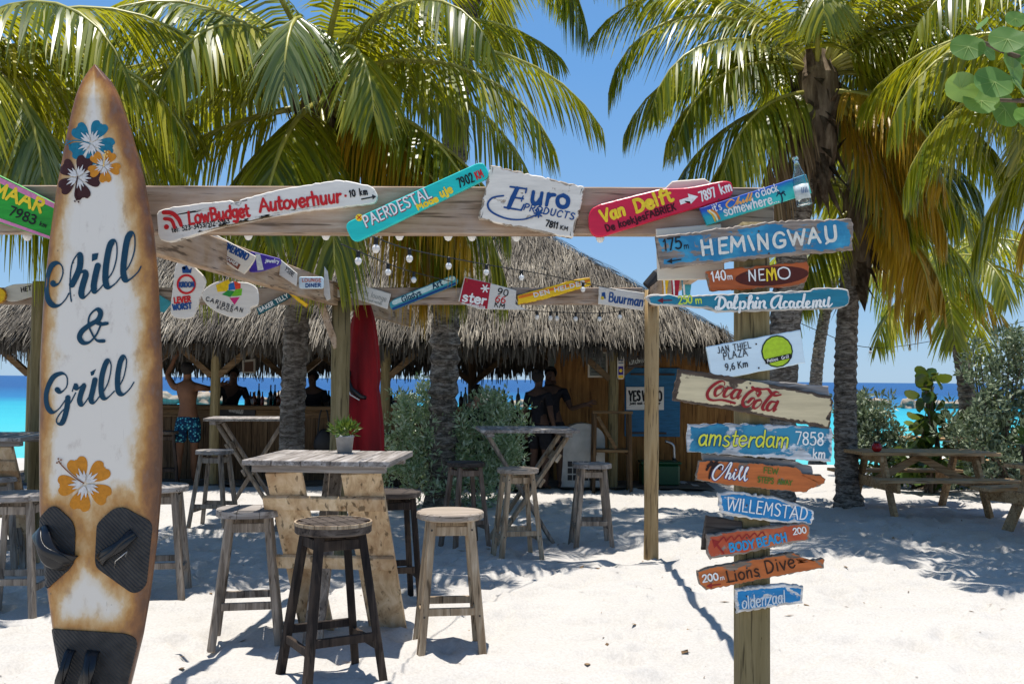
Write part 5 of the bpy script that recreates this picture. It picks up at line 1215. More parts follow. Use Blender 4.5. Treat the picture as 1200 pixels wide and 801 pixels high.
# potted plant
g = at(404, 520, 6.45); g.z = 1.1155
M['zinc'] = flat('zinc', (.36, .37, .37), .5, .5, .35, var=.25, scale=18)
pt = thing('potted_plant', 'small leafy plant in grey zinc pot on the pale pallet table', 'potted plant', (g.x, g.y, 1.114))
bm = BM(); lathe(bm, [(.046, 0), (.058, .105), (.062, .107), (.062, .117), (.054, .117), (.052, .10), (.0, .098)], n=24); obj('pot', bm, M['zinc'], pt, True)
M['herb'] = leafy('small plant leaves', [(0, (.03, .08, .012)), (.6, (.07, .15, .025)), (1, (.16, .24, .05))], .45, .25, .4)
def leaf_ball(bm, lay, c, n, rad, ln, wd, up=.4, rnd=None, flat_=1.0):
    rnd = rnd or FR
    for i in range(n):
        d = Vector((rnd.gauss(0, 1), rnd.gauss(0, 1), rnd.gauss(0, 1))).normalized()
        p = Vector(c) + Vector((d.x*rad[0], d.y*rad[1], d.z*rad[2]))*rnd.random()**.45
        ax = (d + Vector((rnd.gauss(0, .5), rnd.gauss(0, .5), up+rnd.gauss(0, .4)))).normalized()
        s = ax.cross(Vector((rnd.gauss(0, 1), rnd.gauss(0, 1), rnd.gauss(0, 1)))).normalized(); nn = ax.cross(s)
        L = ln*rnd.uniform(.6, 1.25); W = wd*rnd.uniform(.7, 1.2)
        q = [p, p+ax*L*.45+s*W*.5+nn*W*.12, p+ax*L-nn*L*.12, p+ax*L*.45-s*W*.5+nn*W*.12]
        r_ = rnd.random()
        if wd > .5*ln:                                 # broad round leaves
            q = [p+ax*L*(.5-.5*math.cos(a_))+s*W*.5*math.sin(a_)+nn*W*(.16*abs(math.sin(a_))-.10*(1-math.cos(a_))*.5) for a_ in (i_*math.pi/5 for i_ in range(10))]
            vs = [bm.verts.new(x) for x in q]
            for v_ in vs: v_[lay] = r_
            for i_ in range(1, 5): bm.faces.new((vs[i_-1], vs[i_], vs[10-i_], vs[(11-i_) % 10]) if i_ > 1 else (vs[0], vs[1], vs[9]))
            bm.faces.new((vs[4], vs[5], vs[6])); continue
        vs = [bm.verts.new(x) for x in q]
        for v_ in vs: v_[lay] = r_
        bm.faces.new((vs[0], vs[1], vs[2])); bm.faces.new((vs[0], vs[2], vs[3]))
bm = BM(); lay = bm.verts.layers.float.new('rnd'); leaf_ball(bm, lay, (0, 0, .155), 230, (.085, .085, .05), .05, .016, .9); obj('foliage', bm, M['herb'], pt)

# ---------------------------------------------------------------- closed parasol
rp = at(424, 520, 9.35); rp.z = 0
rb = thing('parasol', 'closed dark red parasol tied with black strap standing behind the greenish post', 'parasol', rp)
k = NT('dark red canvas'); n1 = k.noise(k.obj((4, 4, 1.2)), 1, 5); k.col(k.ramp(n1, [(.3, lin(96, 6, 14)), (.7, lin(158, 14, 24))])); k.rough(.7, .25); k.bump(k.noise(k.obj((14, 14, 2)), 1, 4), .4, .02); M['canvas'] = k.m
bm = BM(); NA = 64
pf = [(2.36, .022), (2.33, .05), (2.24, .085), (2.08, .118), (1.85, .145), (1.62, .158), (1.52, .150), (1.44, .158), (1.25, .178), (1.05, .192), (.90, .198), (.86, .192)]
pf = crom(pf, 4); rows = []
for zz, rr_ in pf:
    row = []
    for a in range(NA):
        th = a*2*math.pi/NA; fo = .13*abs(math.sin(th*4+.5*zz))**.7 + .05*mnoise.noise((math.cos(th)*2, math.sin(th)*2, zz*2.2))
        r_ = rr_*(1-.02+fo*min(1, (2.36-zz)*4)-.06); row.append(bm.verts.new((r_*math.cos(th), r_*math.sin(th), zz + (.05*math.cos(th*8) if zz < .87 else 0))))
    rows.append(row)
for a, b in zip(rows, rows[1:]):
    for j in range(NA): bm.faces.new((a[j], b[j], b[(j+1) % NA], a[(j+1) % NA]))
bm.faces.new(rows[0]); bmesh.ops.recalc_face_normals(bm, faces=bm.faces[:]); obj('canopy', bm, M['canvas'], rb, True)
bm = BM(); tube(bm, [(0, 0, .04), (0, 0, 2.42)], .022, 10); obj('pole', bm, M['tan_post_z'], rb)
bm = BM(); lathe(bm, [(.22, 0), (.22, .05), (.05, .07), (.04, .2)], n=20); obj('base', bm, M['metal'], rb)
bm = BM(); tube(bm, [(-.10, -.12, 1.66), (-.12, -.17, 1.6), (-.08, -.19, 1.5), (.01, -.185, 1.43), (.05, -.15, 1.42)], [.02, .026, .028, .024, .02], 8); obj('strap', bm, M['black_gloss'], rb, True)
bm = BM(); tube(bm, [(-.125, -.13, 1.65), (-.14, -.19, 1.56), (-.08, -.215, 1.45), (.0, -.19, 1.40)], .006, 6); obj('piping', bm, flat('pale piping', (.6, .6, .58)), rb, True)

# ---------------------------------------------------------------- picnic tables
def picnic(label, loc, rz, L=2.0):
    t = thing('picnic_table', label, 'picnic table', loc, rz, 'picnic tables on the beach'); h = L/2
    bm = BM()
    for i in range(5): bx(bm, (-h, -.37+i*.15, .715), (h+SR.uniform(-.01, .01), -.37+i*.15+.142, .755), bev=.004)
    obj('tabletop', bm, M['picnic_x'], t)
    for s in (-1, 1):
        bm = BM()
        for j in range(2): bx(bm, (-h, s*.70-.14+j*.145, .43), (h, s*.70-.14+j*.145+.138, .468), bev=.004)
        obj('bench', bm, M['picnic_x'], t)
        x = s*(h-.28)
        for q in (-1, 1):
            bm = BM(); bar(bm, (x, q*.62, -.05), (x, q*.24, .713), .045, .12, (0, 1, 0)); obj('leg', bm, M['picnic_x'], t)
        bm = BM(); bar(bm, (x+s*.046, -.82, .375), (x+s*.046, .82, .375), .04, .13); obj('bench_support', bm, M['picnic_x'], t)
        bm = BM(); bar(bm, (x+s*.046, -.36, .67), (x+s*.046, .36, .67), .04, .085); obj('top_support', bm, M['picnic_x'], t)
        bm = BM(); bar(bm, (x-s*.04, 0, .40), (x-s*.62, 0, .70), .04, .09); obj('brace', bm, M['picnic_x'], t)
    return t
a_ = at(1077, 528, 12.5)
picnic('brown picnic table beside the slim ringed palm in front of the turquoise water', (a_.x, 12.5, 0), R(3), 1.72)
picnic('brown picnic table cut by the edge of the view and carrying a potted plant', (at(1290, 555, 10.6).x, 10.6, 0), R(20), 1.9)
picnic('far picnic table standing low behind the shrubs', (at(1150, 540, 15.4).x, 15.6, 0), R(-4), 2.2)
o = at(1031, 529, 12.1)
cl = thing('candle_jar', 'small round red candle jar on the brown picnic table', 'candle', (o.x, 12.2, .755)); bm = BM(); lathe(bm, [(.03, 0), (.055, .025), (.062, .06), (.045, .10), (.035, .11), (.033, .105), (.0, .10)], n=16); obj('jar', bm, flat('red glass', lin(150, 20, 24), .2), cl, True)
bm = BM(); lathe(bm, [(.036, .108), (.04, .11), (.04, .125), (.03, .127)], n=16); obj('lid', bm, M['black'], cl)
o = at(1196, 548, 10.7)
pp = thing('potted_plant', 'dark pot of spiky green leaves on the picnic table at the edge of the view', 'potted plant', (o.x+.05, 10.55, .755)); bm = BM(); lathe(bm, [(.085, 0), (.11, .17), (.115, .17), (.115, .19), (.10, .19), (.0, .17)], n=16); obj('pot', bm, flat('brown pot', (.08, .06, .05)), pp, True)
bm = BM(); lay = bm.verts.layers.float.new('rnd'); leaf_ball(bm, lay, (0, 0, .27), 130, (.15, .15, .10), .13, .025, 1.1); obj('foliage', bm, M['herb'], pp)

# ---------------------------------------------------------------- shrubs
M['silver'] = leafy('silvery shrub leaves', [(0, (.08, .14, .05)), (.35, (.25, .35, .16)), (.7, (.50, .58, .38)), (1, (.68, .72, .58))], .33, .3, .5, (.3, .4, .15))
M['silver_dk'] = leafy('grey green shrub leaves', [(0, (.05, .08, .04)), (.45, (.18, .23, .13)), (.8, (.38, .43, .30)), (1, (.56, .60, .47))], .45, .18, .5, (.25, .33, .12))
M['dkgreen'] = leafy('dark glossy leaves', [(0, (.015, .04, .008)), (.6, (.04, .085, .015)), (1, (.12, .17, .03))], .3, .2, .5)
M['limb'] = flat('shrub limbs', (.13, .10, .075), .9, .1, var=.4, scale=20)
def shrub(label, base, clumps, mat, n, ln=.08, wd=.03, name='shrub', cat='shrub', grp='shrubs around the bar', seed=1, stems=9, up=.75, per=15, cr=.085):
    rnd = random.Random(seed); b = Vector(base); t = thing(name, label, cat, b, 0, grp)
    bm = BM(); lay = bm.verts.layers.float.new('rnd'); tot = sum(c[3]*c[4]*c[5] for c in clumps)
    for cx, cy, cz, rx, ry, rz_ in clumps:
        m = int(n*(rx*ry*rz_)**.75/sum((c[3]*c[4]*c[5])**.75 for c in clumps))
        for j in range(max(6, m//per)):                 # leaves gathered on twigs
            d = Vector((rnd.gauss(0, 1), rnd.gauss(0, 1), rnd.gauss(0, 1))).normalized()*rnd.uniform(.3, 1.18)
            p = Vector((cx+d.x*rx, cy+d.y*ry, cz+d.z*rz_))
            leaf_ball(bm, lay, p, per, (cr*rnd.uniform(.5, 1.2), cr*rnd.uniform(.5, 1.2), cr*rnd.uniform(.6, 1.5)), ln*rnd.uniform(.8, 1.2), wd, up, rnd)
    obj('foliage', bm, mat, t)
    bm = BM()
    for j in range(stems):
        c = rnd.choice(clumps); a = Vector((rnd.gauss(0, .08), rnd.gauss(0, .08), -.05))
        e = Vector((c[0]+rnd.uniform(-.5, .5)*c[3], c[1]+rnd.uniform(-.5, .5)*c[4], c[2]+rnd.uniform(-.2, .8)*c[5]))
        m_ = a.lerp(e, .5)+Vector((rnd.gauss(0, .08), rnd.gauss(0, .08), .05)); tube(bm, [tuple(q) for q in crom([tuple(a), tuple(m_), tuple(e)], 4)], [.02-.0017*i for i in range(9)], 5)
    obj('stem', bm, M['limb'], t); return t
x = lambda px, Y: (px-600)/FPX*Y
shrub('dense silvery green shrub growing around the scaly palm trunk', (x(530, 12.7), 12.75, 0), [(-.42, -.25, .95, .38, .4, .55), (-.55, -.2, .45, .35, .4, .45), (.35, -.2, .75, .55, .45, .5), (.62, 0, 1.02, .38, .4, .38), (.15, .25, .55, .6, .45, .5), (-.3, .1, 1.3, .22, .25, .3), (.2, -.3, .35, .5, .4, .35), (.72, .1, .55, .3, .4, .4), (-.62, -.1, 1.15, .22, .3, .3), (.45, -.1, 1.25, .25, .3, .28)], M['silver'], 10500, seed=2, stems=16)
shrub('tall silvery shrub filling the far side behind the picnic tables', (x(1192, 13.6), 14.0, 0), [(.1, 0, 1.1, .75, .6, .75), (-.35, -.1, .65, .55, .5, .6), (.45, 0, 1.75, .6, .5, .6), (-.15, .1, 1.75, .4, .4, .42), (.6, -.1, .7, .6, .5, .7), (.15, -.1, 2.1, .35, .35, .3)], M['silver_dk'], 8200, ln=.10, wd=.04, seed=3, stems=26)
shrub('loose grey green shrub before the turquoise water beside the slim ringed palm', (x(1026, 15.5), 15.6, 0), [(-.1, 0, .75, .42, .4, .5), (.25, 0, .6, .35, .35, .4), (-.3, 0, 1.1, .25, .3, .4), (.05, 0, 1.15, .25, .3, .3)], M['silver_dk'], 3800, ln=.10, wd=.04, seed=4)
shrub('slender dark sapling with big round leaves standing against the sea', (x(1086, 14.6), 14.6, 0), [(0, 0, 1.5, .13, .13, .28), (.02, 0, 1.0, .22, .2, .3), (0, 0, .55, .26, .25, .3), (.25, 0, .35, .25, .25, .25), (-.2, 0, .4, .2, .2, .2)], M['dkgreen'], 190, ln=.19, wd=.18, seed=6, stems=9, up=-.1, per=5, name='sapling', cat='sapling')
shrub('low dark bush behind the picnic tables', (x(1075, 15.2), 15.3, 0), [(-.3, 0, .25, .5, .3, .28), (.5, 0, .3, .6, .3, .3), (1.1, 0, .4, .4, .3, .4)], M['dkgreen'], 2200, ln=.1, wd=.05, seed=7)
shrub('round-leaved green bush at the foot of the leaning palm', (x(1140, 16.2), 16.2, 0), [(0, 0, .75, .4, .3, .35), (-.25, 0, .45, .35, .3, .35), (.2, 0, 1.15, .28, .3, .3)], M['dkgreen'], 300, ln=.17, wd=.16, seed=8, up=0, per=6)
shrub('small leafy plant at the foot of the slatted table', (-2.5, 8.7, 0), [(0, 0, .12, .12, .12, .12)], M['herb'], 0, ln=.06, wd=.02, seed=9, stems=2) if False else None

# sea grape branch reaching in near the camera
M['grape'] = leafy('sea grape leaves', [(0, (.03, .10, .015)), (.5, (.075, .19, .03)), (.8, (.14, .27, .07)), (1, (.26, .36, .09))], .5, .35, .5, (.35, .5, .05))
sg = at(1290, 150, 3.9)
st_ = thing('sea_grape_tree', 'sea grape branch with big round waxy leaves reaching in over the picnic tables', 'tree', (sg.x+.35, 3.9, 0))
so = Vector((sg.x+.35, 3.9, 0))
bm = BM(); top = at(1300, 120, 3.9)-so
tube(bm, [tuple(q) for q in crom([(0, 0, -.1), (.05, .05, 1.2), (-.05, 0, 2.2), tuple(top)], 5)], [.09-.004*i for i in range(16)], 10); obj('trunk', bm, M['limb'], st_, True)
LV = [(1134, 55, 21, .2), (1158, 60, 14, -.3), (1127, 103, 21, .1), (1151, 28, 11, .8), (1180, 46, 22, .6), (1188, 78, 26, .1), (1165, 96, 25, -.2), (1150, 118, 22, .3), (1178, 128, 24, -.1), (1196, 104, 18, .7), (1205, 60, 24, .2), (1210, 140, 24, .1), (1222, 30, 24, -.2), (1236, 100, 26, .3), (1190, 22, 13, .9)]
bm = BM(); lay = bm.verts.layers.float.new('rnd'); bm2 = BM()
gr = random.Random(4)
for br in ([(1300, 120), (1230, 80), (1180, 62), (1140, 44)], [(1300, 120), (1240, 118), (1190, 118), (1140, 116)]):
    tube(bm2, [tuple(at(px, py, 3.9+gr.uniform(-.04, .04))-so) for px, py in crom(br, 5)], [.016-.0007*i for i in range(16)], 6)
LV += [(None, Vector((gr.uniform(.02, 1.1), gr.uniform(-.45, .6), 2.55+gr.uniform(-.55, .75))), gr.uniform(17, 25), gr.uniform(-.3, 1.2)) for i in range(95)]
for q in range(5):
    e_ = Vector((gr.uniform(.2, 1.0), gr.uniform(-.35, .5), 2.5+gr.uniform(-.3, .7))); tube(bm2, [tuple(v) for v in crom([tuple(top*.9), tuple((top*.9).lerp(e_, .5)+Vector((0, 0, .1))), tuple(e_)], 4)], [.02-.0017*i for i in range(9)], 6)
for px, py, r_, tl in LV:
    Y = 3.9+gr.uniform(-.14, .14); c = py if px is None else at(px, py, Y)-so; rr_ = r_*.88/FPX*Y
    ax = Vector((gr.uniform(-.5, .2), -.15, gr.uniform(-.8, .5))).normalized(); nn = Vector((gr.uniform(-.5, .5), -1, .35+tl)).normalized(); s_ = ax.cross(nn).normalized(); nn = s_.cross(ax)
    rd = gr.random(); ring = []; cv = bm.verts.new(c-ax*rr_*.1-nn*rr_*.10); cv[lay] = max(0, rd-.1)
    for k_ in range(18):
        a = k_*2*math.pi/18; q = c + ax*math.cos(a)*rr_*(1.0 - .10*(math.cos(a) < -.8)) + s_*math.sin(a)*rr_*1.08 + nn*(abs(math.sin(a))*rr_*.22 + .02*math.sin(a*5))*rr_*4*.55
        v_ = bm.verts.new(q); v_[lay] = rd; ring.append(v_)
    for k_ in range(18): bm.faces.new((cv, ring[k_], ring[(k_+1) % 18]))
    for va in (0, .7, -.7, 1.5, -1.5):                   # pale ribs
        e0 = cv.co - nn*0 - Vector((0, .003, 0)); kk = int(round(va/(2*math.pi)*18)) % 18; e1 = ring[kk].co - Vector((0, .004, 0)); w_ = (e1-e0).cross(nn).normalized()*rr_*.022
        vs = [bm.verts.new(q) for q in (e0-w_, e0+w_, e0.lerp(e1, .93)+w_*.3, e0.lerp(e1, .93)-w_*.3)]
        for v_ in vs: v_[lay] = 1.25
        bm.faces.new(vs)
obj('foliage', bm, M['grape'], st_, True); obj('branch', bm2, M['limb'], st_, True)

# ---------------------------------------------------------------- string lights and spotlight
M['bulb'] = k = NT('white bulb'); k.col((.75, .74, .70)); k.rough(.15)
def string(label, pts, bulbs, r=.004, br=.024):
    """pts (px, py, Y); bulbs on given pixel x positions"""
    o0 = at(*pts[0]); t = thing('string_light', label, 'string light', o0, 0, 'strings of bulbs')
    W = [at(*p)-o0 for p in pts]; C = [Vector(q) for q in crom([tuple(p) for p in W], 8)]
    PXS = [q for q in crom([(p[0],) for p in pts], 8)]
    bm = BM(); tube(bm, C, r, 5); obj('cord', bm, M['cable'], t, True)
    for b in bulbs:
        i = min(range(len(PXS)), key=lambda j: abs(PXS[j][0]-b)); c = C[i]; k_ = br/.03
        bm = BM(); lathe(bm, [(.013*k_, -.045*k_), (.016*k_, -.04*k_), (.016*k_, .0), (.008*k_, .008*k_)], c, 10); so_ = obj('socket', bm, M['cable'], t)
        bm = BM(); lathe(bm, [(.002, -.105*k_), (.016*k_, -.10*k_), (.027*k_, -.08*k_), (.026*k_, -.062*k_), (.013*k_, -.0451*k_)], c, 12); obj('bulb', bm, M['bulb'], so_, True)
string('string of white bulbs hung under the wide front beam', [(-40, 263, 4.93), (200, 262, 4.93), (440, 262, 4.93), (650, 264, 4.93), (760, 266, 4.93)], [24, 300, 370, 481, 520, 566, 613, 700])
string('black string of bulbs sloping down across the thatch to the lone tan post', [(425, 272, 5.0), (480, 292, 6.2), (570, 310, 7.6), (640, 322, 8.4), (748, 345, 9.0)], [438, 482, 524, 568, 610, 680], br=.024)
string('black string of bulbs sagging from the side beam toward the slim slanting board', [(400, 286, 5.6), (455, 309, 7), (485, 319, 7.8), (530, 330, 8.6)], [415, 454, 485], br=.024)
string('string of bulbs hanging under the rear beam against the thatch eave', [(560, 356, 9.1), (600, 362, 9.3), (660, 366, 9.6), (715, 366, 9.9), (752, 358, 10.2)], [628, 641, 654, 678, 700, 724], br=.024)
string('faint string of bulbs crossing the sky over the picnic tables', [(900, 360, 14), (960, 388, 15), (1020, 407, 16), (1100, 398, 18), (1220, 372, 20)], [1000, 1020, 1045, 1070, 1130, 1150], r=.006, br=.03)
sp = at(765, 334, 8.95); so = thing('spotlight', 'small black spotlight clamped on top of the lone tan post', 'spotlight', sp)
tm = Matrix.Rotation(R(40), 3, 'Y')
bm = BM(); lathe(bm, [(.045, -.10), (.05, -.09), (.05, .05), (.035, .09), (.02, .10)], (0.01, 0, .06), 14, ax=tm); obj('lamp_body', bm, M['black'], so)
bm = BM(); bar(bm, (0, 0, -.05), (0, 0, .05), .03, .05); obj('bracket', bm, M['black'], so)

# ---------------------------------------------------------------- things in and around the bar
BT = [lin(60, 30, 12), lin(20, 50, 24), lin(140, 150, 150), lin(120, 60, 20), lin(14, 16, 20), lin(150, 30, 20)]
bmat = [flat('bottle %d' % i, c, .15, .5) for i, c in enumerate(BT)]
br_ = random.Random(8)
def bottle(x, y, z, h, r, m):
    t = thing('liquor_bottle', 'dark bottle in the row standing along the seaward rear counter of the bar', 'bottle', (x, y, z), 0, 'bottles on the bar back shelf')
    bm = BM(); lathe(bm, [(r*.9, 0), (r, .01), (r, h*.55), (r*.8, h*.65), (r*.33, h*.76), (r*.3, h*.93)], n=10); obj('bottle_glass', bm, m, t, True)
    bm = BM(); lathe(bm, [(r*.36, h*.931), (r*.36, h), (r*.3, h*1.005)], n=8); obj('cap', bm, br_.choice(bmat), t)
for px in [289, 293, 298, 302, 306, 311, 315, 319, 324, 328, 332, 336, 372, 377, 381, 386, 391] + list(range(439, 488, 4)) + [541, 546, 575, 580, 586, 592, 600, 607]:
    bottle(x(px+br_.uniform(-1, 1), 18.4), 18.4+br_.uniform(-.12, .12), 1.051, br_.uniform(.24, .44), br_.uniform(.034, .05), bmat[br_.randrange(6)])
for px, w_, h_, lab in () and ((310, .22, .12, 'low black crate of bar supplies on the counter beneath the bottles'), (338, .16, .20, 'squat dark drinks dispenser on the bar counter')):
    o = thing('counter_box', lab, 'box', (x(px, 15.9), 15.9, 1.161)); bm = BM(); bx(bm, (-w_/2, -.1, 0), (w_/2, .1, h_), bev=.012); obj('box_body', bm, M['black'], o)
    bm = BM(); bx(bm, (-w_/2-.006, -.106, h_), (w_/2+.006, .106, h_+.02), bev=.004); obj('lid', bm, M['black_gloss'], o)
# cooler panel with white script below the counter
p0, p1 = at(256, 492, 15.45), at(298, 477, 15.45)
cs = Sign('black drinks cooler panel with dim white script under the bar counter', [(255, 477), (299, 478), (299, 493), (255, 492)], 15.5, paint('black cooler', (.018, .016, .016), chip=.95), .06, rough=0, edge=1, group='bar fittings', name='cooler_panel', cat='drinks cooler')
scr(cs, CC, I(150, 150, 146), (.5, 1.3), 267, 474.5, 1/62); cs.finish()
# framed notices on the far eave, menu board, small column sign
def notice(label, poly, Y, mat, lines=3, col=GY):
    s = Sign(label, poly, Y, mat, .02, rough=0, edge=1.2, group='notices at the bar', name='notice_board')
    xs = [p[0] for p in poly]; ys2 = [p[1] for p in poly]
    return s
s = notice('white framed menu board hanging beside the kiosk', [(689, 412), (712, 412), (712, 442), (689, 442)], 15.2, M['p_cream']); s.fill([(691, 414), (710, 414), (710, 440), (691, 440)], I(120, 124, 116), 'page', .001)
for i in range(5): s.line([(693, 418+i*4.4), (708, 418+i*4.4)], .9, I(60, 62, 58), 'lettering', .003)
s.finish()
s = notice('slim upright badge sign in white purple and yellow on the kiosk post', rrect([(723.5, 417), (731.5, 417), (731.5, 444), (723.5, 444)], 2.5, 3), 14.86, M['p_white']); s.fill([(724.5, 429), (730.5, 429), (730.5, 439), (724.5, 439)], I(60, 40, 130), 'band'); s.fill([(724.5, 439.5), (730.5, 439.5), (730.5, 443), (724.5, 443)], I(240, 190, 40), 'band'); s.dot(727.5, 434, 2, YL, 'emblem', .004); s.line([(725, 422), (730, 422)], 1.4, NV); s.line([(725, 425), (730, 425)], 1.1, NV); s.finish()
s = notice('white poster with bold black capitals on the blue kiosk shutter', [(734, 453), (778, 453), (778, 480), (734, 480)], 15.83, M['p_white'])
s.text('YES', 737, 469, 750, 469, 11, 2.1, BK, gap=18); s.text('WE', 753, 469, 763, 469, 11, 2.1, BK, gap=18); s.text('DO', 766, 469, 775.5, 469, 11, 2.1, BK, gap=18); s.text('just ask at the bar', 738, 473.6, 774, 473.6, 3, .8, BK, gap=14); s.finish()
s = notice('dark framed slate sign above the blue kiosk shutter', [(735, 418), (758, 414), (759, 428), (736, 432)], 14.7, M['dark_x']); s.text('kitchen', 738, 427, 756, 423.5, 5, .9, I(190, 190, 180)); s.finish()
s = notice('pale framed picture hanging under the eave behind the bar', [(284, 422), (299, 420), (299, 437), (284, 437)], 18.4, M['p_cream']); s.fill([(286, 424), (297, 423), (297, 435), (286, 435)], I(110, 80, 60), 'page', .001); s.finish()
# pale cabinet with vent grille
o = thing('ice_cabinet', 'pale metal cabinet with arched top and vent grille inside the shady bar', 'cabinet', (x(683, 14.9), 15.0, 0))
bm = BM(); W2 = .33; prof = [(-W2, .02), (W2, .02)] + [(W2*math.cos(R(a)) , .72 + .24*math.sin(R(a))) for a in range(0, 181, 15)]
f0 = [bm.verts.new((a, -.2, b)) for a, b in prof]; f1 = [bm.verts.new((a, .2, b)) for a, b in prof]
bm.faces.new(f0); bm.faces.new(f1[::-1])
for i in range(len(prof)): bm.faces.new((f0[i], f1[i], f1[(i+1) % len(prof)], f0[(i+1) % len(prof)]))
bmesh.ops.recalc_face_normals(bm, faces=bm.faces[:]); obj('casing', bm, flat('pale enamel', (.42, .41, .38), .4, var=.2, scale=6), o)
bm = BM()
for i in range(6):
    for j in range(3): bx(bm, (-.22+i*.08, -.207, .12+j*.10), (-.22+i*.08+.066, -.201, .12+j*.10+.08))
obj('vent_grille', bm, M['black'], o)
# timber high chair frame, green bin, drain pipe
o = thing('high_chair', 'bare brown timber frame like a high chair beside the kiosk post', 'high chair', (x(717, 14.6), 14.6, 0))
for sx in (-1, 1):
    for sy in (-1, 1): bm = BM(); bar(bm, (sx*.27, sy*.18, -.04), (sx*.25, sy*.18, 1.12), .045, .045); obj('leg', bm, M['hut_z'], o)
    bm = BM(); bar(bm, (sx*.25, -.2, .55), (sx*.25, .2, .55), .04, .06); obj('side_rail', bm, M['hut_z'], o)
bm = BM(); bar(bm, (-.29, -.18, 1.14), (.29, -.18, 1.14), .05, .04); obj('top_rail', bm, M['hut_x'], o)
bm = BM(); bar(bm, (-.22, -.19, 1.08), (.05, -.19, .62), .035, .05); obj('brace', bm, M['hut_x'], o)
bm = BM(); bx(bm, (-.25, -.17, .56), (.25, .17, .60), bev=.004); obj('seat', bm, M['hut_x'], o)
o = thing('plastic_bin', 'dark green plastic bin against the ochre kiosk wall', 'bin', (x(773, 15.4), 15.4, 0)); gm = flat('green plastic', lin(8, 70, 40), .45, var=.2)
bm = BM(); bx(bm, (-.29, -.2, 0), (.29, .2, .33), bev=.03); obj('bin_body', bm, gm, o)
bm = BM(); bx(bm, (-.31, -.22, .331), (.31, .22, .37), bev=.012); obj('rim', bm, gm, o)
o = thing('drain_pipe', 'grey pipe bent over beside the green plastic bin', 'pipe', (x(789, 15.6), 15.6, 0)); bm = BM(); tube(bm, [tuple(q) for q in crom([(.09, 0, -.05), (.03, 0, .1), (.02, 0, .45), (0, 0, .60), (-.12, 0, .66)], 5)], .022, 8); obj('pipe_run', bm, M['metal'], o, True)
bm = BM(); lathe(bm, [(.03, 0), (.03, .05)], (.02, 0, .35), 10); obj('pipe_collar', bm, M['black'], o)
# bag hanging from the counter
o = thing('shoulder_bag', 'dark shoulder bag hanging on the counter front behind the palm trunk', 'bag', (x(379, 15.3), 15.42, .62)); bm = BM()
bmesh.ops.create_icosphere(bm, subdivisions=3, radius=1)
for v_ in bm.verts: v_.co = Vector((v_.co.x*.15*(1-.25*v_.co.z), v_.co.y*.07, v_.co.z*.2))
obj('bag_body', bm, M['black'], o, True); bm = BM(); tube(bm, [tuple(q) for q in crom([(-.09, 0, .1), (-.06, 0, .42), (0, .02, .52), (.06, 0, .42), (.09, 0, .1)], 5)], .012, 6); obj('strap', bm, M['black'], o, True)
# bar stools at the counter
for i, (px, lab) in enumerate(((196, 'tall dark stool pulled up to the bar behind the surfboard'), (455, 'tall dark stool at the bar counter near the red parasol'))):
    stool(lab, (x(px, 14.7), 14.75, 0), .3, ('dark', 'round'), h=.8, r=.17, splay=.17)

# dry leaves and twigs on the sand
bm = BM(); lay = bm.verts.layers.float.new('rnd'); lr = random.Random(17)
for i in range(620):
    X, Y = lr.uniform(-3, 5.5), lr.uniform(4.6, 13); zz = gz(X, Y)+.006; a = lr.uniform(0, 6.28); L = lr.uniform(.005, .018) if i % 4 else lr.uniform(.012, .05); W = L*lr.uniform(.15, .5)
    d = Vector((math.cos(a), math.sin(a), lr.uniform(-.1, .25))); s_ = Vector((-math.sin(a), math.cos(a), lr.uniform(-.2, .2))); p = Vector((X, Y, zz))
    vs = [bm.verts.new(q) for q in (p-d*L, p+s_*W, p+d*L, p-s_*W)]; r_ = lr.random()
    for v_ in vs: v_[lay] = r_
    bm.faces.new(vs)
struct('leaf_litter', bm, leafy('dry leaf bits', [(0, (.06, .035, .02)), (.6, (.2, .12, .06)), (1, (.34, .24, .13))], .8, .05, .2), kind='stuff')

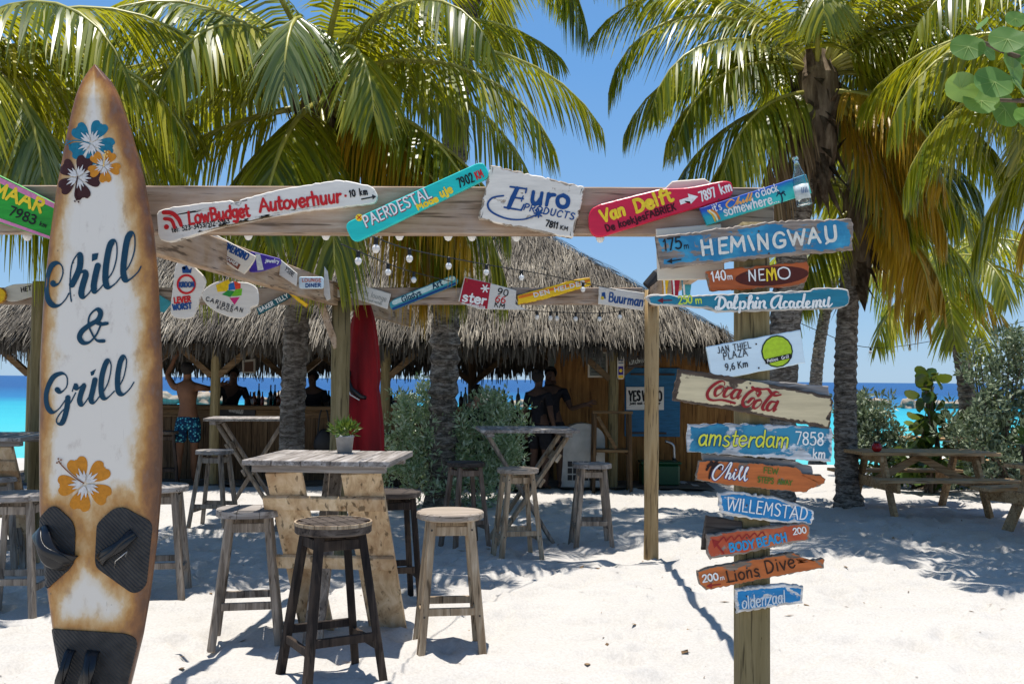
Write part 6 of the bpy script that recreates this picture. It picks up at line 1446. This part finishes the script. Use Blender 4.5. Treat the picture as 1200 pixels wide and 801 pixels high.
# ---------------------------------------------------------------- people at the bar
def skin_mat(name, c): return flat(name, c, .65, .2, var=.12, scale=12)
M['skin_a'] = skin_mat('tanned skin', (.15, .07, .037)); M['skin_b'] = skin_mat('brown skin', (.06, .032, .021)); M['skin_c'] = skin_mat('fair skin', (.42, .25, .18))
M['hair'] = flat('dark hair', (.012, .009, .007), .9, var=.4, scale=40)
M['cloth_dark'] = flat('dark cloth', (.014, .014, .017), .95, .08, var=.3, scale=25)
k = NT('patterned swim shorts'); vo = k.n('TexVoronoi'); vo.inputs['Scale'].default_value = 26; k.l(k.obj((1, 1, 1), False), vo.inputs['Vector'])
k.col(k.ramp(vo.outputs['Distance'], [(.2, lin(120, 200, 190)), (.32, lin(20, 110, 140)), (.55, lin(8, 40, 70))])); k.rough(.8, .2); M['shorts'] = k.m
def skinned(name, J, E, mat, parent, sub=2):
    """one continuous surface grown round a skeleton: J joint -> (x, y, z, radius), E bones"""
    names = list(J); me = bpy.data.meshes.new(name)
    me.from_pydata([J[n][:3] for n in names], [(names.index(a), names.index(b)) for a, b in E], [])
    o = bpy.data.objects.new(name, me); COL.objects.link(o)
    o.modifiers.new('skin', 'SKIN').use_smooth_shade = True
    for i, n in enumerate(names):
        r = J[n][3]; sv = me.skin_vertices[0].data[i]; sv.radius = (r, r) if not isinstance(r, tuple) else r
        sv.use_root = (i == 0)
    ss = o.modifiers.new('sub', 'SUBSURF'); ss.levels = ss.render_levels = sub
    dg = bpy.context.evaluated_depsgraph_get(); dg.update()
    m2 = bpy.data.meshes.new_from_object(o.evaluated_get(dg)); bpy.data.objects.remove(o); bpy.data.meshes.remove(me)
    m2.name = name; m2.materials.clear(); m2.materials.append(mat)
    for p in m2.polygons: p.use_smooth = True
    q = bpy.data.objects.new(name, m2); COL.objects.link(q); q.parent = parent; return q
def person(label, loc, rz, H=1.76, arms=None, lean=(0, 0), skin='skin_a', top=None, bottom='shorts', hair='short', legs=((-.1, 0), (.1, 0)), group=None, female=False, knees=None):
    """faces -y; arms: {side: (elbow offset, hand offset)} from the shoulder"""
    t = thing('person', label, 'person', loc, rz, group); s = H/1.76; lx, ly = lean
    sw = .165 if female else .19
    def T(z): f = max(0, (z-.92)/.6); return lx*f, ly*f
    J = {}
    def j(n, x, y, z, r): J[n] = (x*s, y*s, z*s, r*s if not isinstance(r, tuple) else (r[0]*s, r[1]*s))
    hx, hy = T(.95); j('pelvis', hx, hy, .95, (.15, .115)); a, b = T(1.12); j('waist', a, b, 1.12, (.125, .10)); a, b = T(1.30); j('chest', a, b, 1.30, (.155, .115)); a, b = T(1.43); j('collar', a, b, 1.43, (.13, .09))
    a, b = T(1.51); j('neck', a, b-.01, 1.51, .056); a, b = T(1.60); j('jaw', a, b-.03, 1.575, (.066, .072)); j('skull', a, b-.015, 1.66, (.076, .094)); j('crown', a, b-.005, 1.725, (.056, .07)); j('nose', a, b-.112, 1.628, .014)
    E = [('pelvis', 'waist'), ('waist', 'chest'), ('chest', 'collar'), ('collar', 'neck'), ('neck', 'jaw'), ('jaw', 'skull'), ('skull', 'crown'), ('skull', 'nose')]
    sx, sy = T(1.42); arms = arms or {}
    for sd, n in ((-1, 'l'), (1, 'r')):
        j('sh'+n, sx+sd*sw, sy, 1.41, .058); e, h = arms.get(n, ((sd*.06, .02, -.29), (sd*.08, -.08, -.53)))
        S0 = (sx+sd*sw, sy, 1.41)
        j('el'+n, S0[0]+e[0], S0[1]+e[1], S0[2]+e[2], .042); j('wr'+n, S0[0]+h[0], S0[1]+h[1], S0[2]+h[2], .028)
        d = (Vector(h)-Vector(e)).normalized(); side = d.cross(Vector((0, 1, 0))); side = side.normalized() if side.length > .1 else Vector((1, 0, 0))
        w_ = Vector(S0)+Vector(h); p = w_+d*.07; j('palm'+n, p.x, p.y, p.z, (.034, .022))
        E += [('collar', 'sh'+n), ('sh'+n, 'el'+n), ('el'+n, 'wr'+n), ('wr'+n, 'palm'+n)]
        for fi, (o_, L) in enumerate(((-.03, .075), (-.01, .088), (.01, .083), (.03, .066))):
            k1 = p+side*o_+d*.045; k2 = p+side*o_*1.15+d*(.04+L)+Vector((0, -.012, -.012)); j('f%d%s' % (fi, n), *k1, .0095); j('g%d%s' % (fi, n), *k2, .0075); E += [('palm'+n, 'f%d%s' % (fi, n)), ('f%d%s' % (fi, n), 'g%d%s' % (fi, n))]
        th = w_+d*.06+side*(-.055); j('th'+n, *th, .010); j('ti'+n, *(th+d*.035+side*(-.006)), .008); E += [('wr'+n, 'th'+n), ('th'+n, 'ti'+n)]
        fx, fy = legs[0 if sd < 0 else 1]; kx, ky = (knees or {}).get(n, ((hx+sd*.095+fx)/2, hy*.4+fy*.4-.02))
        j('hip'+n, hx+sd*.095, hy, .88, .092); j('kn'+n, kx, ky, .49, .058); j('ca'+n, (kx+fx)/2, ky*.5+fy*.5+.02, .34, .056); j('an'+n, fx, fy, .085, .036); j('toe'+n, fx+sd*.02, fy-.14, .03, .03)
        E += [('pelvis', 'hip'+n), ('hip'+n, 'kn'+n), ('kn'+n, 'ca'+n), ('ca'+n, 'an'+n), ('an'+n, 'toe'+n)]
    skinned('body', J, E, M[skin], t)
    c = J['skull']; bm = BM(); bmesh.ops.create_icosphere(bm, subdivisions=3, radius=1)
    for v in list(bm.verts):
        if v.co.y < -.35 and v.co.z < .35: bm.verts.remove(v)
    for v in bm.verts:
        n_ = 1+.06*mnoise.noise(v.co*3); v.co = Vector((v.co.x*.094*s*n_, v.co.y*.112*s*n_+.012*s, v.co.z*(.098)*s*n_+.028*s)) + Vector(c[:3])
    obj('hair', bm, M['hair'], t, True)
    if hair == 'long':
        bm = BM(); tube(bm, [Vector(c[:3])+Vector((0, .08, .0))*s, Vector(c[:3])+Vector((0, .12, -.12))*s, Vector(c[:3])+Vector((0, .11, -.28))*s], [.075*s, .08*s, .03*s], 10); obj('ponytail', bm, M['hair'], t, True)
    if hair == 'bun':
        bm = BM(); bmesh.ops.create_icosphere(bm, subdivisions=2, radius=.045*s, matrix=Matrix.Translation(Vector(c[:3])+Vector((0, .07*s, .09*s)))); obj('hair_bun', bm, M['hair'], t, True)
    eye = BM()
    for sd in (-1, 1): bmesh.ops.create_icosphere(eye, subdivisions=1, radius=.011*s, matrix=Matrix.Translation(Vector(c[:3])+Vector((sd*.03*s, -.083*s, -.01*s))))
    obj('eye', eye, M['black_gloss'], t)
    def up(n, g): x_, y_, z_, r = J[n]; return (x_, y_, z_, (r[0]+g, r[1]+g) if isinstance(r, tuple) else r+g)
    if bottom:
        JB = {'pelvis': up('pelvis', .016*s), 'belt': (J['pelvis'][0]*.6+J['waist'][0]*.4, J['pelvis'][1]*.6+J['waist'][1]*.4, 1.02*s, (.148*s, .118*s))}; EB = [('pelvis', 'belt')]
        for n in 'lr':
            JB['hip'+n] = up('hip'+n, .02*s); a, b = J['hip'+n], J['kn'+n]; JB['hem'+n] = tuple(a[i]*.22+b[i]*.78 for i in range(3))+(.092*s,); EB += [('pelvis', 'hip'+n), ('hip'+n, 'hem'+n)]
        skinned('swim_shorts' if bottom == 'shorts' else 'trousers', JB, EB, M[bottom], t, 2)
    if top:
        JT = {n: up(n, .014*s) for n in ('waist', 'chest', 'collar')}; ET = [('waist', 'chest'), ('chest', 'collar')]
        JT['hemw'] = (J['pelvis'][0], J['pelvis'][1], .98*s, (.158*s, .125*s)); ET.append(('waist', 'hemw'))
        for n in 'lr':
            JT['sh'+n] = up('sh'+n, .014*s); a, b = J['sh'+n], J['el'+n]; JT['sl'+n] = tuple(a[i]*.35+b[i]*.65 for i in range(3))+(.058*s,); ET += [('collar', 'sh'+n), ('sh'+n, 'sl'+n)]
        skinned('shirt', JT, ET, M[top], t, 2)
    return t
PG = 'people at the bar'
person('shirtless person in patterned blue swim shorts with raised arms leaning against the bar', (x(221, 14.9), 14.95, 0), R(188), 1.80, {'l': ((-.10, -.12, -.02), (-.25, -.3, .04)), 'r': ((.12, -.10, .18), (.02, -.12, .40))}, (.02, .03), 'skin_a', None, 'shorts', group=PG, legs=((-.09, -.02), (.12, .1)))
person('person in dark shirt working bent over behind the bar counter', (x(272, 16.4), 16.25, 0), R(20), 1.74, {'l': ((-.08, -.12, -.24), (.06, -.32, -.30)), 'r': ((.08, -.12, -.24), (-.04, -.34, -.30))}, (.05, -.14), 'skin_b', 'cloth_dark', 'cloth_dark', group=PG)
person('person with dark hair serving behind the counter beside the greenish post', (x(370, 16.4), 16.3, 0), R(-10), 1.70, None, (0, -.04), 'skin_b', 'cloth_dark', 'cloth_dark', group=PG)
person('person seated low behind the silvery shrub, turned toward the sea', (x(560, 16.1), 16.1, -.22), R(170), 1.72, None, (0, .03), 'skin_c', 'cloth_dark', 'cloth_dark', group=PG)
person('person in silhouette with hair tied up standing close against a companion', (x(633, 14.6), 14.55, 0), R(150), 1.72, None, (.03, 0), 'skin_b', 'cloth_dark', 'cloth_dark', 'bun', group=PG, female=True)
person('person in silhouette reaching one forearm out beside the kiosk', (x(649, 14.9), 14.85, 0), R(-15), 1.78, {'r': ((.13, -.10, -.25), (.38, -.24, -.17))}, (-.04, 0), 'skin_b', 'cloth_dark', 'cloth_dark', group=PG)
